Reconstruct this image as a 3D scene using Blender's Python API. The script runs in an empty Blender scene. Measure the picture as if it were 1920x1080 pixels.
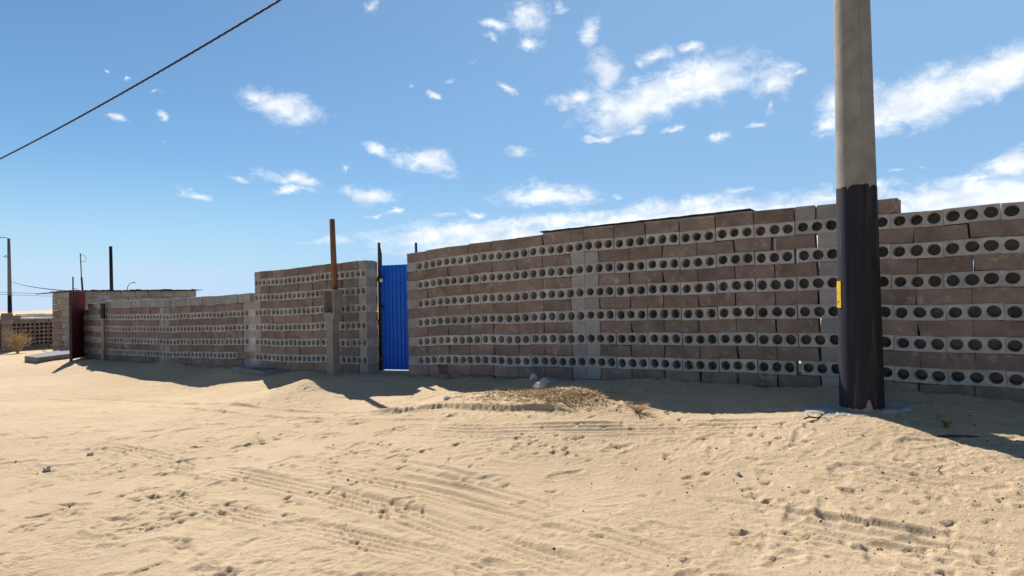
import bpy, bmesh, math, random
import numpy as np
from mathutils import Vector, Matrix, noise as mnoise

rng = random.Random(7)
nrg = np.random.RandomState(11)
scene = bpy.context.scene
C = scene.collection

# ------------------------------------------------------------------ camera
FPX = 1120.0                      # focal length in photo pixels (1920 wide)
CAM_H = 1.45
PITCH = (561 - 540) / FPX
ROLL = 0.022
cp, sp = math.cos(PITCH), math.sin(PITCH)
FW = Vector((0, cp, sp)); UP0 = Vector((0, -sp, cp)); RT0 = Vector((1, 0, 0))
cr, sr = math.cos(ROLL), math.sin(ROLL)
RT = RT0 * cr - UP0 * sr
UP = RT0 * sr + UP0 * cr
CAM = Vector((0, 0, CAM_H))
cam_data = bpy.data.cameras.new('camera')
cam = bpy.data.objects.new('camera', cam_data)
C.objects.link(cam)
m = Matrix((RT, UP, -FW)).transposed().to_4x4()
m.translation = CAM
cam.matrix_world = m
cam_data.sensor_width = 36.0
cam_data.lens = FPX / 1920 * 36
cam_data.clip_start = 0.05
cam_data.clip_end = 40000
scene.camera = cam

# ------------------------------------------------------------------ light
SUN_AZ = math.radians(28)         # heading of the shadows, from -Y toward +X
SUN_EL = math.radians(40.5)
SUN_STRENGTH = 4.7
SKY_STRENGTH = 0.05
scene.view_settings.view_transform = 'Standard'
scene.view_settings.look = 'None'
scene.view_settings.gamma = 1.0
scene.view_settings.use_curve_mapping = False
scene.view_settings.exposure = 0.68
sd = bpy.data.lights.new('sun', 'SUN')
sd.energy = SUN_STRENGTH
sd.angle = math.radians(0.53)
sd.color = (1.0, 0.95, 0.87)
sun = bpy.data.objects.new('sun', sd)
C.objects.link(sun)
sdir = Vector((math.sin(SUN_AZ) * math.cos(SUN_EL), -math.cos(SUN_AZ) * math.cos(SUN_EL), -math.sin(SUN_EL)))
sun.rotation_euler = sdir.to_track_quat('-Z', 'Y').to_euler()
sun.location = (-20, 30, 40)

def ray(px, py):
    return FW + RT * ((px - 960) / FPX) + UP * ((540 - py) / FPX)
def at(px, py, Y):
    d = ray(px, py)
    return CAM + d * (Y / d.y)
def at_z(px, py, z):
    d = ray(px, py)
    return CAM + d * ((z - CAM_H) / d.z)

world = bpy.data.worlds.new('World')
scene.world = world
world.use_nodes = True
wn = world.node_tree.nodes; wl = world.node_tree.links
wn.clear()
def N(t, nodes=wn, **kw):
    n = nodes.new(t)
    for k, v in kw.items():
        setattr(n, k, v)
    return n
def build_sky():
    out = N('ShaderNodeOutputWorld'); bg = N('ShaderNodeBackground')
    bg.inputs['Strength'].default_value = SKY_STRENGTH
    sky = N('ShaderNodeTexSky', sky_type='NISHITA')
    sky.sun_disc = False
    sky.sun_elevation = SUN_EL
    sky.sun_rotation = math.atan2(-sdir.x, -sdir.y)
    sky.altitude = 30
    sky.air_density = 1.0
    sky.dust_density = 0.05
    sky.ozone_density = 3.0
    def math_(op, a, b=None, c=None, clamp=False):
        n = N('ShaderNodeMath', operation=op, use_clamp=clamp)
        for i, x in enumerate((a, b, c)):
            if x is None: continue
            if isinstance(x, (int, float)): n.inputs[i].default_value = x
            else: wl.new(x, n.inputs[i])
        return n.outputs[0]
    tc = N('ShaderNodeTexCoord')
    sep = N('ShaderNodeSeparateXYZ'); wl.new(tc.outputs['Generated'], sep.inputs[0])
    az = math_('ARCTAN2', sep.outputs[0], sep.outputs[1])
    el = math_('ARCSINE', sep.outputs[2])
    comb = N('ShaderNodeCombineXYZ'); wl.new(az, comb.inputs[0]); wl.new(el, comb.inputs[1])
    # ragged edges: warp the (azimuth, elevation) plane by fractal noise
    def noise(vec, scale, detail, rough=0.55, dist=0.0):
        n = N('ShaderNodeTexNoise'); n.inputs['Scale'].default_value = scale
        n.inputs['Detail'].default_value = detail; n.inputs['Roughness'].default_value = rough
        n.inputs['Distortion'].default_value = dist
        wl.new(vec, n.inputs['Vector']); return n
    st = N('ShaderNodeMapping'); st.inputs['Scale'].default_value = (1, 1, 1.55)
    wl.new(tc.outputs['Generated'], st.inputs[0])
    wnz = noise(st.outputs[0], 14, 5, 0.6)
    sub = N('ShaderNodeVectorMath', operation='SUBTRACT'); wl.new(wnz.outputs['Color'], sub.inputs[0]); sub.inputs[1].default_value = (.5, .5, .5)
    sc = N('ShaderNodeVectorMath', operation='MULTIPLY'); wl.new(sub.outputs[0], sc.inputs[0]); sc.inputs[1].default_value = (.075, .045, 0)
    add = N('ShaderNodeVectorMath', operation='ADD'); wl.new(comb.outputs[0], add.inputs[0]); wl.new(sc.outputs[0], add.inputs[1])
    V = add.outputs[0]
    blobs = [  # photo x, y, half width, half height, turn in degrees, thinness
        (533, 204, 84, 40, -8, 0), (480, 180, 36, 26, -35, .1), (800, 302, 62, 26, -12, 0), (712, 281, 44, 14, -18, .1),
        (545, 336, 78, 17, -8, .1), (545, 355, 60, 11, 0, .15), (690, 366, 66, 22, -10, .05), (440, 332, 34, 12, -12, .3), (366, 367, 36, 13, -6, .35),
        (222, 222, 34, 13, -8, .2), (300, 216, 16, 15, 0, .35), (250, 151, 14, 10, 0, .35), (205, 133, 14, 10, 0, .4), (700, 14, 15, 18, 0, .1), (296, 172, 12, 10, 0, .4),
        (990, 28, 58, 38, 0, .1), (922, 42, 38, 20, -20, .2), (1104, 58, 38, 40, 40, .25), (992, 80, 40, 22, -15, .25), (918, 72, 26, 16, 0, .4), (1050, 14, 30, 20, -30, .3),
        (1132, 140, 46, 62, -10, .05), (1076, 182, 48, 22, 0, .05), (1235, 176, 150, 46, 14, -.15), (1185, 208, 80, 34, 10, -.1), (1330, 152, 100, 44, 8, -.1),
        (1446, 146, 56, 40, 0, .05), (1232, 106, 42, 22, 0, .1), (1296, 96, 42, 18, 0, .3), (1500, 133, 36, 14, 0, .35),
        (1130, 258, 66, 12, 4, .2), (1196, 243, 30, 15, 0, .15), (1350, 256, 34, 15, 10, .15), (1266, 242, 34, 11, 0, .3), (1412, 238, 36, 10, 8, .35), (1443, 200, 10, 18, 0, .35),
        (970, 290, 42, 17, 0, .25), (946, 166, 38, 13, -20, .25), (816, 176, 24, 12, -15, .3), (842, 156, 22, 9, 0, .45), (770, 160, 16, 9, 0, .5), (890, 120, 22, 12, 0, .45),
        (1600, 200, 84, 48, -10, 0), (1720, 190, 165, 50, 14, -.15), (1870, 138, 130, 44, 12, -.15), (1560, 240, 40, 30, 0, .2),
        (1895, 306, 70, 30, 8, .0), (1388, 352, 42, 11, 0, .25), (1166, 365, 20, 9, 0, .35), (1030, 366, 110, 26, 0, 0), (1095, 366, 48, 20, 0, .1), (745, 400, 40, 8, 0, .3), (700, 405, 40, 7, 0, .45),
        (840, 405, 60, 12, 0, .35), (900, 398, 50, 12, 0, .3), (1270, 388, 140, 24, 3, -.05), (1070, 412, 150, 20, 6, .05), (1440, 395, 130, 15, 2, .1),
        (1560, 368, 150, 24, 8, .1), (1800, 362, 190, 34, 6, -.05), (1830, 330, 120, 16, 8, .25), (870, 436, 210, 26, 4, -.05), (1000, 446, 260, 26, 4, -.15), (1250, 410, 260, 26, 4, -.15), (1500, 420, 320, 40, 3, -.3), (1850, 390, 240, 46, 3, -.3),
        (640, 455, 120, 14, 0, .4), (300, 258, 12, 8, 0, .55), (1680, 315, 30, 8, 0, .4), (1720, 322, 26, 6, 0, .45), (645, 312, 16, 7, 0, .4),
    ]
    d = None
    for (x, y, rx, ry, t, bias) in blobs:
        r = ray(x, y).normalized()
        a0 = math.atan2(r.x, r.y); e0 = math.asin(r.z)
        # local px per radian at this direction
        r2 = ray(x + 10, y).normalized(); sxa = (math.atan2(r2.x, r2.y) - a0) / 10
        r3 = ray(x, y - 10).normalized(); sye = (math.asin(r3.z) - e0) / 10
        mp = N('ShaderNodeMapping', vector_type='TEXTURE')
        mp.inputs['Location'].default_value = (a0, e0, 0)
        mp.inputs['Rotation'].default_value = (0, 0, math.radians(t))
        mp.inputs['Scale'].default_value = (rx * sxa * 1.12, ry * sye * 1.12, 1)
        wl.new(V, mp.inputs[0])
        ln = N('ShaderNodeVectorMath', operation='LENGTH'); wl.new(mp.outputs[0], ln.inputs[0])
        v = math_('ADD', ln.outputs['Value'], bias * 0.9)
        d = v if d is None else math_('SMOOTH_MIN', d, v, 0.25)
    # the same kind of scattered cloud over the rest of the sky, beyond the part the blobs describe
    gl = noise(st.outputs[0], 3.2, 2, 0.5)
    far = math_('SMOOTH_MAX', math_('MULTIPLY_ADD', sep.outputs[1], -3.0, 1.9), math_('MULTIPLY_ADD', el, 3.2, -1.75), 0.2)
    far = math_('MULTIPLY', math_('MINIMUM', math_('MAXIMUM', far, 0), 1.0), math_('MULTIPLY_ADD', gl.outputs['Fac'], 3.4, -1.65, True))
    fb = noise(st.outputs[0], 30, 9, 0.66, 0.5)
    dens = math_('SUBTRACT', 1.0, d)
    dens = math_('MAXIMUM', dens, math_('MULTIPLY_ADD', far, 1.6, -0.75))
    dens = math_('ADD', dens, math_('MULTIPLY_ADD', fb.outputs['Fac'], 1.5, -0.80))
    mr = N('ShaderNodeMapRange', interpolation_type='SMOOTHSTEP'); wl.new(dens, mr.inputs[0])
    mr.inputs[1].default_value = -0.02; mr.inputs[2].default_value = 0.98
    cover = mr.outputs[0]
    shade = N('ShaderNodeMapRange'); wl.new(noise(st.outputs[0], 20, 4, .5).outputs['Fac'], shade.inputs[0])
    shade.inputs[1].default_value = .36; shade.inputs[2].default_value = .62
    ccol = N('ShaderNodeMix', data_type='RGBA'); wl.new(shade.outputs[0], ccol.inputs['Factor'])
    k = 0.76 / SKY_STRENGTH
    ccol.inputs['A'].default_value = (.66 * k, .72 * k, .80 * k, 1); ccol.inputs['B'].default_value = (.93 * k, .95 * k, .98 * k, 1)
    # low sea haze bank on the horizon to the left
    hz = N('ShaderNodeMapRange', interpolation_type='SMOOTHSTEP')
    wl.new(math_('ADD', el, math_('MULTIPLY', sep.outputs[0], 0.045)), hz.inputs[0])
    hz.inputs[1].default_value = math.radians(2.35); hz.inputs[2].default_value = math.radians(1.9)
    hz.inputs[3].default_value = 0; hz.inputs[4].default_value = 0.45
    hfade = N('ShaderNodeMapRange'); wl.new(sep.outputs[0], hfade.inputs[0])
    hfade.inputs[1].default_value = -0.2; hfade.inputs[2].default_value = -0.48; hfade.inputs[3].default_value = 0; hfade.inputs[4].default_value = 1
    hmix = N('ShaderNodeMix', data_type='RGBA'); wl.new(math_('MULTIPLY', hz.outputs[0], hfade.outputs[0]), hmix.inputs['Factor'])
    kk = 1 / SKY_STRENGTH
    hmix.inputs['B'].default_value = (.36 * kk, .46 * kk, .62 * kk, 1)
    gain = N('ShaderNodeMix', data_type='RGBA', blend_type='MULTIPLY'); gain.inputs['Factor'].default_value = 1
    wl.new(sky.outputs[0], gain.inputs['A']); gain.inputs['B'].default_value = (.80, 1.03, 1.12, 1)
    low = N('ShaderNodeMapRange', interpolation_type='SMOOTHSTEP'); wl.new(el, low.inputs[0])
    low.inputs[1].default_value = math.radians(13); low.inputs[2].default_value = math.radians(-1); low.inputs[3].default_value = 0; low.inputs[4].default_value = .8
    lmix = N('ShaderNodeMix', data_type='RGBA'); wl.new(low.outputs[0], lmix.inputs['Factor']); wl.new(gain.outputs['Result'], lmix.inputs['A'])
    lmix.inputs['B'].default_value = (.33 * kk, .45 * kk, .60 * kk, 1)
    # thin high veil, thickening toward the right of the view
    ve = N('ShaderNodeMapRange', interpolation_type='SMOOTHSTEP'); wl.new(math_('ADD', math_('MULTIPLY', sep.outputs[0], math.sin(.85)), math_('MULTIPLY', sep.outputs[1], math.cos(.85))), ve.inputs[0])
    ve.inputs[1].default_value = 0.0; ve.inputs[2].default_value = 1.0; ve.inputs[3].default_value = 0.0; ve.inputs[4].default_value = 0.68
    vmix = N('ShaderNodeMix', data_type='RGBA'); wl.new(ve.outputs[0], vmix.inputs['Factor']); wl.new(lmix.outputs['Result'], vmix.inputs['A'])
    vmix.inputs['B'].default_value = (.22 * kk, .375 * kk, .59 * kk, 1)
    wl.new(vmix.outputs['Result'], hmix.inputs['A'])
    fin = N('ShaderNodeMix', data_type='RGBA'); wl.new(cover, fin.inputs['Factor'])
    wl.new(hmix.outputs['Result'], fin.inputs['A']); wl.new(ccol.outputs['Result'], fin.inputs['B'])
    wl.new(fin.outputs['Result'], bg.inputs['Color']); wl.new(bg.outputs[0], out.inputs[0])
build_sky()

# ------------------------------------------------------------------ helpers
def mesh_obj(name, verts, faces, mat=None, parent=None, loc=None, smooth=False):
    me = bpy.data.meshes.new(name)
    me.from_pydata([tuple(v) for v in verts], [], faces)
    me.update()
    if smooth:
        me.polygons.foreach_set('use_smooth', [True] * len(me.polygons))
    return link(name, me, mat, parent, loc)
def link(name, me, mat=None, parent=None, loc=None):
    o = bpy.data.objects.new(name, me)
    C.objects.link(o)
    if mat is not None and len(me.materials) == 0:
        me.materials.append(mat)
    if parent is not None:
        o.parent = parent
    if loc is not None:
        o.location = loc
    return o
def tag(o, label, cat, group=None):
    o['label'] = label; o['category'] = cat
    if group: o['group'] = group
    return o
def thing(name, label, cat, loc=(0, 0, 0), rotz=0.0, group=None):
    o = bpy.data.objects.new(name, None)
    o.empty_display_size = 0.1
    C.objects.link(o)
    o.location = loc; o.rotation_euler = (0, 0, rotz)
    return tag(o, label, cat, group)
def structure(o):
    o['kind'] = 'structure'; return o

class MB:
    """collects boxes, tubes and lathes into one mesh"""
    def __init__(s): s.v = []; s.f = []
    def add(s, v, f):
        n = len(s.v); s.v += [Vector(x) for x in v]; s.f += [[i + n for i in q] for q in f]; return s
    def box(s, x0, x1, y0, y1, z0, z1, ch=0.0):
        if ch <= 0:
            v = [(x, y, z) for z in (z0, z1) for y in (y0, y1) for x in (x0, x1)]
            f = [(0, 2, 3, 1), (4, 5, 7, 6), (0, 1, 5, 4), (2, 6, 7, 3), (0, 4, 6, 2), (1, 3, 7, 5)]
            return s.add(v, f)
        bm = bmesh.new()
        bmesh.ops.create_cube(bm, size=1)
        for q in bm.verts:
            q.co = Vector((x0 + (q.co.x + .5) * (x1 - x0), y0 + (q.co.y + .5) * (y1 - y0), z0 + (q.co.z + .5) * (z1 - z0)))
        bmesh.ops.bevel(bm, geom=bm.edges[:], offset=ch, segments=1, affect='EDGES')
        bm.verts.index_update()
        v = [q.co.copy() for q in bm.verts]; f = [[q.index for q in p.verts] for p in bm.faces]
        bm.free()
        return s.add(v, f)
    def tube(s, pts, radii, seg=8, cap=True):
        pts = [Vector(p) for p in pts]
        if not isinstance(radii, (list, tuple)): radii = [radii] * len(pts)
        rings = []
        prev = None
        for i, p in enumerate(pts):
            t = (pts[min(i + 1, len(pts) - 1)] - pts[max(i - 1, 0)]).normalized()
            if prev is None:
                a = Vector((0, 0, 1)) if abs(t.z) < .9 else Vector((1, 0, 0))
                u = t.cross(a).normalized()
            else:
                u = (prev - t * prev.dot(t)).normalized()
            prev = u
            w = t.cross(u)
            rings.append([p + (u * math.cos(2 * math.pi * k / seg) + w * math.sin(2 * math.pi * k / seg)) * radii[i] for k in range(seg)])
        v = [x for r in rings for x in r]; f = []
        for i in range(len(pts) - 1):
            for k in range(seg):
                a = i * seg + k; b = i * seg + (k + 1) % seg
                f.append((a, b, b + seg, a + seg))
        if cap:
            f.append(list(range(seg))[::-1]); f.append([(len(pts) - 1) * seg + k for k in range(seg)])
        return s.add(v, f)
    def build(s, name, mat, parent=None, loc=None, smooth=False):
        return mesh_obj(name, s.v, s.f, mat, parent, loc, smooth)

# ------------------------------------------------------------------ materials
def new_mat(name):
    mt = bpy.data.materials.new(name); mt.use_nodes = True
    nt = mt.node_tree; nt.nodes.clear()
    o = nt.nodes.new('ShaderNodeOutputMaterial'); b = nt.nodes.new('ShaderNodeBsdfPrincipled')
    nt.links.new(b.outputs[0], o.inputs[0])
    b.inputs['Roughness'].default_value = 0.9
    b.inputs['Specular IOR Level'].default_value = 0.2
    return mt, nt, b
def rough_mat(name, base, alt, scale=8.0, detail=6, contrast=(.35, .65), var=0.15, bump=0.2, bscale=60, rough=.9, third=None, spots=None, metallic=0.0, streak=None):
    """two-tone fractal material in object space, each object shifted and toned by its own random number"""
    mt, nt, b = new_mat(name)
    nd, lk = nt.nodes, nt.links
    tc = nd.new('ShaderNodeTexCoord'); oi = nd.new('ShaderNodeObjectInfo')
    mul = nd.new('ShaderNodeMath'); mul.operation = 'MULTIPLY'; lk.new(oi.outputs['Random'], mul.inputs[0]); mul.inputs[1].default_value = 91.7
    add = nd.new('ShaderNodeVectorMath'); add.operation = 'ADD'; lk.new(tc.outputs['Object'], add.inputs[0]); lk.new(mul.outputs[0], add.inputs[1])
    vec = add.outputs[0]
    if streak:
        mp = nd.new('ShaderNodeMapping'); mp.inputs['Scale'].default_value = streak; lk.new(vec, mp.inputs[0]); vecs = mp.outputs[0]
    else: vecs = vec
    n1 = nd.new('ShaderNodeTexNoise'); n1.inputs['Scale'].default_value = scale; n1.inputs['Detail'].default_value = detail; n1.inputs['Roughness'].default_value = .6
    lk.new(vecs, n1.inputs['Vector'])
    mr = nd.new('ShaderNodeMapRange'); mr.inputs[1].default_value, mr.inputs[2].default_value = contrast; lk.new(n1.outputs['Fac'], mr.inputs[0])
    mx = nd.new('ShaderNodeMix'); mx.data_type = 'RGBA'; lk.new(mr.outputs[0], mx.inputs['Factor'])
    mx.inputs['A'].default_value = (*base, 1); mx.inputs['B'].default_value = (*alt, 1)
    col = mx.outputs['Result']
    if third:
        n3 = nd.new('ShaderNodeTexNoise'); n3.inputs['Scale'].default_value = third[1]; n3.inputs['Detail'].default_value = 5; n3.inputs['Roughness'].default_value = .7; lk.new(vec, n3.inputs['Vector'])
        m3 = nd.new('ShaderNodeMapRange'); m3.inputs[1].default_value, m3.inputs[2].default_value = third[2]; m3.inputs[4].default_value = third[3]; lk.new(n3.outputs['Fac'], m3.inputs[0])
        x3 = nd.new('ShaderNodeMix'); x3.data_type = 'RGBA'; lk.new(m3.outputs[0], x3.inputs['Factor']); lk.new(col, x3.inputs['A']); x3.inputs['B'].default_value = (*third[0], 1)
        col = x3.outputs['Result']
    # tone per object
    tr = nd.new('ShaderNodeMapRange'); lk.new(oi.outputs['Random'], tr.inputs[0]); tr.inputs[3].default_value = 1 - var; tr.inputs[4].default_value = 1 + var
    n4 = nd.new('ShaderNodeTexNoise'); n4.inputs['Scale'].default_value = bscale; n4.inputs['Detail'].default_value = 4; lk.new(vec, n4.inputs['Vector'])
    gr = nd.new('ShaderNodeMapRange'); lk.new(n4.outputs['Fac'], gr.inputs[0]); gr.inputs[1].default_value = .25; gr.inputs[2].default_value = .75; gr.inputs[3].default_value = .86; gr.inputs[4].default_value = 1.12
    mm = nd.new('ShaderNodeMath'); mm.operation = 'MULTIPLY'; lk.new(tr.outputs[0], mm.inputs[0]); lk.new(gr.outputs[0], mm.inputs[1])
    sc = nd.new('ShaderNodeVectorMath'); sc.operation = 'SCALE'; lk.new(col, sc.inputs[0]); lk.new(mm.outputs[0], sc.inputs['Scale'])
    lk.new(sc.outputs[0], b.inputs['Base Color'])
    b.inputs['Roughness'].default_value = rough
    b.inputs['Metallic'].default_value = metallic
    if bump:
        bp = nd.new('ShaderNodeBump'); bp.inputs['Strength'].default_value = bump; bp.inputs['Distance'].default_value = 0.006
        lk.new(n4.outputs['Fac'], bp.inputs['Height']); lk.new(bp.outputs[0], b.inputs['Normal'])
    return mt

M = {}
M['grey_block'] = rough_mat('grey_block_concrete', (.34, .325, .305), (.49, .47, .445), 9, 6, var=.12, bump=.5, bscale=110, third=((.24, .19, .16), 3.2, (.55, .75), .55))
M['brown_block'] = rough_mat('brown_block_concrete', (.16, .125, .105), (.275, .217, .182), 5, 7, (.3, .7), var=.15, bump=.6, bscale=110, third=((.46, .40, .32), 9.0, (.56, .72), .65))
M['pale_block'] = rough_mat('pale_block_concrete', (.275, .268, .256), (.35, .34, .33), 8, 5, var=.12, bump=.35, bscale=120)
M['hut_block'] = rough_mat('hut_block_concrete', (.27, .25, .215), (.36, .33, .29), 6, 5, var=.12, bump=.4, bscale=80, third=((.22, .15, .11), 2.5, (.5, .7), .6))
M['concrete'] = rough_mat('weathered_concrete', (.21, .20, .185), (.29, .275, .255), 5, 7, var=.03, bump=.4, bscale=70, third=((.17, .155, .14), 4, (.55, .8), .6))
M['cement'] = rough_mat('pale_cement', (.33, .315, .29), (.45, .43, .395), 9, 6, var=.02, bump=.4, bscale=60)
M['slab'] = rough_mat('slab_concrete', (.17, .17, .172), (.23, .23, .235), 6, 5, var=.05, bump=.4, bscale=60)
M['lid'] = rough_mat('meter_box_lid', (.12, .12, .125), (.17, .17, .175), 10, 4, var=.05, bump=.2, rough=.7)
M['rust'] = rough_mat('rusty_pipe', (.17, .075, .042), (.25, .12, .068), 12, 6, var=.03, bump=.3, bscale=120, rough=.8, streak=(1, 1, .25))
M['dark_steel'] = rough_mat('dark_steel', (.035, .032, .03), (.07, .055, .045), 15, 5, var=.05, bump=.15, rough=.6)
M['blue'] = rough_mat('blue_painted_sheet', (.008, .13, .66), (.012, .15, .74), 5, 4, var=.0, bump=.05, rough=.38, third=((.05, .11, .30), 4, (.58, .8), .45))
M['red'] = rough_mat('dark_red_sheet', (.11, .014, .018), (.14, .02, .024), 5, 4, var=.0, bump=.05, rough=.85)
M['black'] = rough_mat('black_plastic', (.02, .02, .02), (.04, .04, .04), 20, 3, var=.0, bump=.1, rough=.6)
M['roof'] = rough_mat('dark_roof_sheet', (.03, .028, .026), (.06, .05, .045), 10, 5, var=.0, bump=.3)
M['cable'] = rough_mat('cable_rubber', (.015, .013, .018), (.03, .027, .03), 30, 3, var=.0, bump=.1, rough=.6)
M['yellow'] = rough_mat('yellow_plate', (.62, .36, .03), (.70, .42, .04), 12, 4, var=.0, bump=.05, rough=.5)
M['mark'] = rough_mat('dark_red_ink', (.10, .02, .012), (.14, .03, .02), 20, 3, var=.0, bump=0)
M['white'] = rough_mat('white_enamel', (.72, .72, .7), (.8, .8, .78), 20, 3, var=.0, bump=.05, rough=.4)
M['rock'] = rough_mat('pale_rock', (.50, .47, .43), (.66, .63, .58), 14, 6, var=.1, bump=.5, bscale=60)
M['wood'] = rough_mat('grey_wood', (.26, .21, .17), (.38, .32, .26), 14, 6, var=.05, bump=.4, bscale=80, streak=(1, 1, .15))
M['straw'] = rough_mat('dry_straw', (.40, .26, .125), (.62, .46, .26), 9, 4, var=.0, bump=.0)
M['twig'] = rough_mat('dark_twig', (.06, .04, .025), (.1, .07, .045), 20, 4, var=.0, bump=.0)
M['weed'] = rough_mat('green_weed', (.10, .13, .05), (.2, .22, .1), 20, 4, var=.0, bump=.0)
M['house'] = rough_mat('far_house_plaster', (.50, .45, .41), (.66, .62, .58), 1, 3, var=.3, bump=.0)
M['house_dark'] = rough_mat('far_house_opening', (.08, .07, .07), (.12, .1, .1), 2, 3, var=.1, bump=.0)
M['hill'] = rough_mat('sea', (.03, .05, .10), (.04, .06, .11), .001, 3, var=.0, bump=.0, rough=.6)

def pole_paint():
    """navy-black pole paint with pale scratches and a bare patch at the foot"""
    mt, nt, b = new_mat('black_pole_paint'); nd, lk = nt.nodes, nt.links
    tc = nd.new('ShaderNodeTexCoord')
    mp = nd.new('ShaderNodeMapping'); mp.inputs['Scale'].default_value = (10, 10, .8); lk.new(tc.outputs['Object'], mp.inputs[0])
    n = nd.new('ShaderNodeTexNoise'); n.inputs['Scale'].default_value = 2.2; n.inputs['Detail'].default_value = 8; n.inputs['Roughness'].default_value = .65; lk.new(mp.outputs[0], n.inputs['Vector'])
    cr_ = nd.new('ShaderNodeValToRGB'); lk.new(n.outputs['Fac'], cr_.inputs[0])
    e = cr_.color_ramp.elements
    e[0].position = .3; e[0].color = (.010, .010, .013, 1); e[1].position = .56; e[1].color = (.022, .021, .023, 1)
    x = cr_.color_ramp.elements.new(.66); x.color = (.05, .047, .045, 1)
    x = cr_.color_ramp.elements.new(.76); x.color = (.15, .145, .14, 1)
    # the left half of the shaft was painted navy
    sp_ = nd.new('ShaderNodeSeparateXYZ'); lk.new(tc.outputs['Object'], sp_.inputs[0])
    nv = nd.new('ShaderNodeMapRange'); lk.new(sp_.outputs[0], nv.inputs[0]); nv.inputs[1].default_value = .02; nv.inputs[2].default_value = -.12
    mx = nd.new('ShaderNodeMix'); mx.data_type = 'RGBA'; mx.blend_type = 'ADD'; mul = nd.new('ShaderNodeMath'); mul.operation = 'MULTIPLY'; lk.new(nv.outputs[0], mul.inputs[0]); mul.inputs[1].default_value = 1.0
    lk.new(mul.outputs[0], mx.inputs['Factor']); lk.new(cr_.outputs[0], mx.inputs['A']); mx.inputs['B'].default_value = (.001, .002, .014, 1)
    lk.new(mx.outputs['Result'], b.inputs['Base Color'])
    b.inputs['Roughness'].default_value = .7
    bp = nd.new('ShaderNodeBump'); bp.inputs['Strength'].default_value = .35; bp.inputs['Distance'].default_value = .004
    lk.new(n.outputs['Fac'], bp.inputs['Height']); lk.new(bp.outputs[0], b.inputs['Normal'])
    return mt
M['pole_paint'] = pole_paint()

def sand_mat():
    mt, nt, b = new_mat('pale_desert_sand'); nd, lk = nt.nodes, nt.links
    g = nd.new('ShaderNodeNewGeometry')
    def noise(s, d, r=.6):
        n = nd.new('ShaderNodeTexNoise'); n.inputs['Scale'].default_value = s; n.inputs['Detail'].default_value = d; n.inputs['Roughness'].default_value = r
        lk.new(g.outputs['Position'], n.inputs['Vector']); return n.outputs['Fac']
    def rng_(x, a, b_, c=0, d=1):
        n = nd.new('ShaderNodeMapRange'); lk.new(x, n.inputs[0]); n.inputs[1].default_value = a; n.inputs[2].default_value = b_; n.inputs[3].default_value = c; n.inputs[4].default_value = d; return n.outputs[0]
    def mix(f, a, b_):
        n = nd.new('ShaderNodeMix'); n.data_type = 'RGBA'; lk.new(f, n.inputs['Factor'])
        for s, x in (('A', a), ('B', b_)):
            if isinstance(x, tuple): n.inputs[s].default_value = (*x, 1)
            else: lk.new(x, n.inputs[s])
        return n.outputs['Result']
    c1 = mix(rng_(noise(.7, 5), .35, .65), (.525, .385, .240), (.60, .448, .288))
    c2 = mix(rng_(noise(6, 6, .65), .52, .78, 0, .55), c1, (.39, .275, .155))
    c3 = mix(rng_(noise(45, 4, .7), .58, .75, 0, .6), c2, (.31, .215, .13))
    c4 = mix(rng_(noise(160, 3, .7), .35, .7, 0, .35), c3, (.66, .51, .34))
    c4 = mix(rng_(noise(62, 2, .6), .62, .70, 0, .5), c4, (.27, .19, .12))  # dark flecks: tiny shadows of the rough sand put into the colour
    lk.new(c4, b.inputs['Base Color'])
    b.inputs['Roughness'].default_value = .95
    b.inputs['Specular IOR Level'].default_value = .1
    n1 = noise(30, 7, .72); n2 = noise(95, 4, .7)
    ad = nd.new('ShaderNodeMath'); ad.operation = 'MULTIPLY_ADD'; lk.new(n2, ad.inputs[0]); ad.inputs[1].default_value = .45; lk.new(n1, ad.inputs[2])
    bp = nd.new('ShaderNodeBump'); bp.inputs['Strength'].default_value = .85; bp.inputs['Distance'].default_value = .019
    lk.new(ad.outputs[0], bp.inputs['Height']); lk.new(bp.outputs[0], b.inputs['Normal'])
    return mt
M['sand'] = sand_mat()

# ------------------------------------------------------------------ wall lines, measured from the courses of blocks
RP = 0.143                 # height of one course
def wpt(px, y1, y6, n=6):  # photo column, photo rows of the top and bottom pierced course
    Y = FPX * 2 * RP * (n - 1) / (y6 - y1)
    q = at(px, y6, Y)
    return q               # z = centre of the lowest pierced course
W0 = wpt(766, 501.3, 675.3); W1 = wpt(1100, 462.3, 679.2); W2 = wpt(1583, 422.0, 693.8)
W3 = wpt(1836, 402.0, 709.0); W3 = W2 + (W3 - W2) * 4.6
A0 = wpt(479, 531.6, 669.8); A1 = wpt(689, 512.0, 675.8)
B0 = wpt(197, 594.4, 658.5, 4); B1 = wpt(471, 587, 666.4, 4)
# ------------------------------------------------------------------ ground
def shadow_hit(px, py, p, q, add):
    """3-D point on the photo ray that lies in the shadow plane of the wall top p-q"""
    r = ray(px, py); t = Vector((math.sin(SUN_AZ), -math.cos(SUN_AZ), -math.tan(SUN_EL)))
    p3 = p + Vector((0, 0, add)); q3 = q + Vector((0, 0, add))
    n = (q3 - p3).cross(t)
    k = (p3 - CAM).dot(n) / r.dot(n)
    return CAM + r * k
ctrl = []
TOP = RP * 11.5
for (x, y) in [(850, 741), (930, 733), (1000, 735), (1080, 726), (1110, 730), (1150, 747), (1200, 757), (1240, 769)]:
    ctrl.append(shadow_hit(x, y, W0, W1, TOP))
for (x, y) in [(1290, 777), (1340, 779), (1400, 777), (1477, 772), (1526, 772), (1579, 777), (1632, 783), (1720, 793), (1773, 802), (1843, 811), (1920, 816)]:
    ctrl.append(shadow_hit(x, y, W1, W2, TOP))
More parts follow.
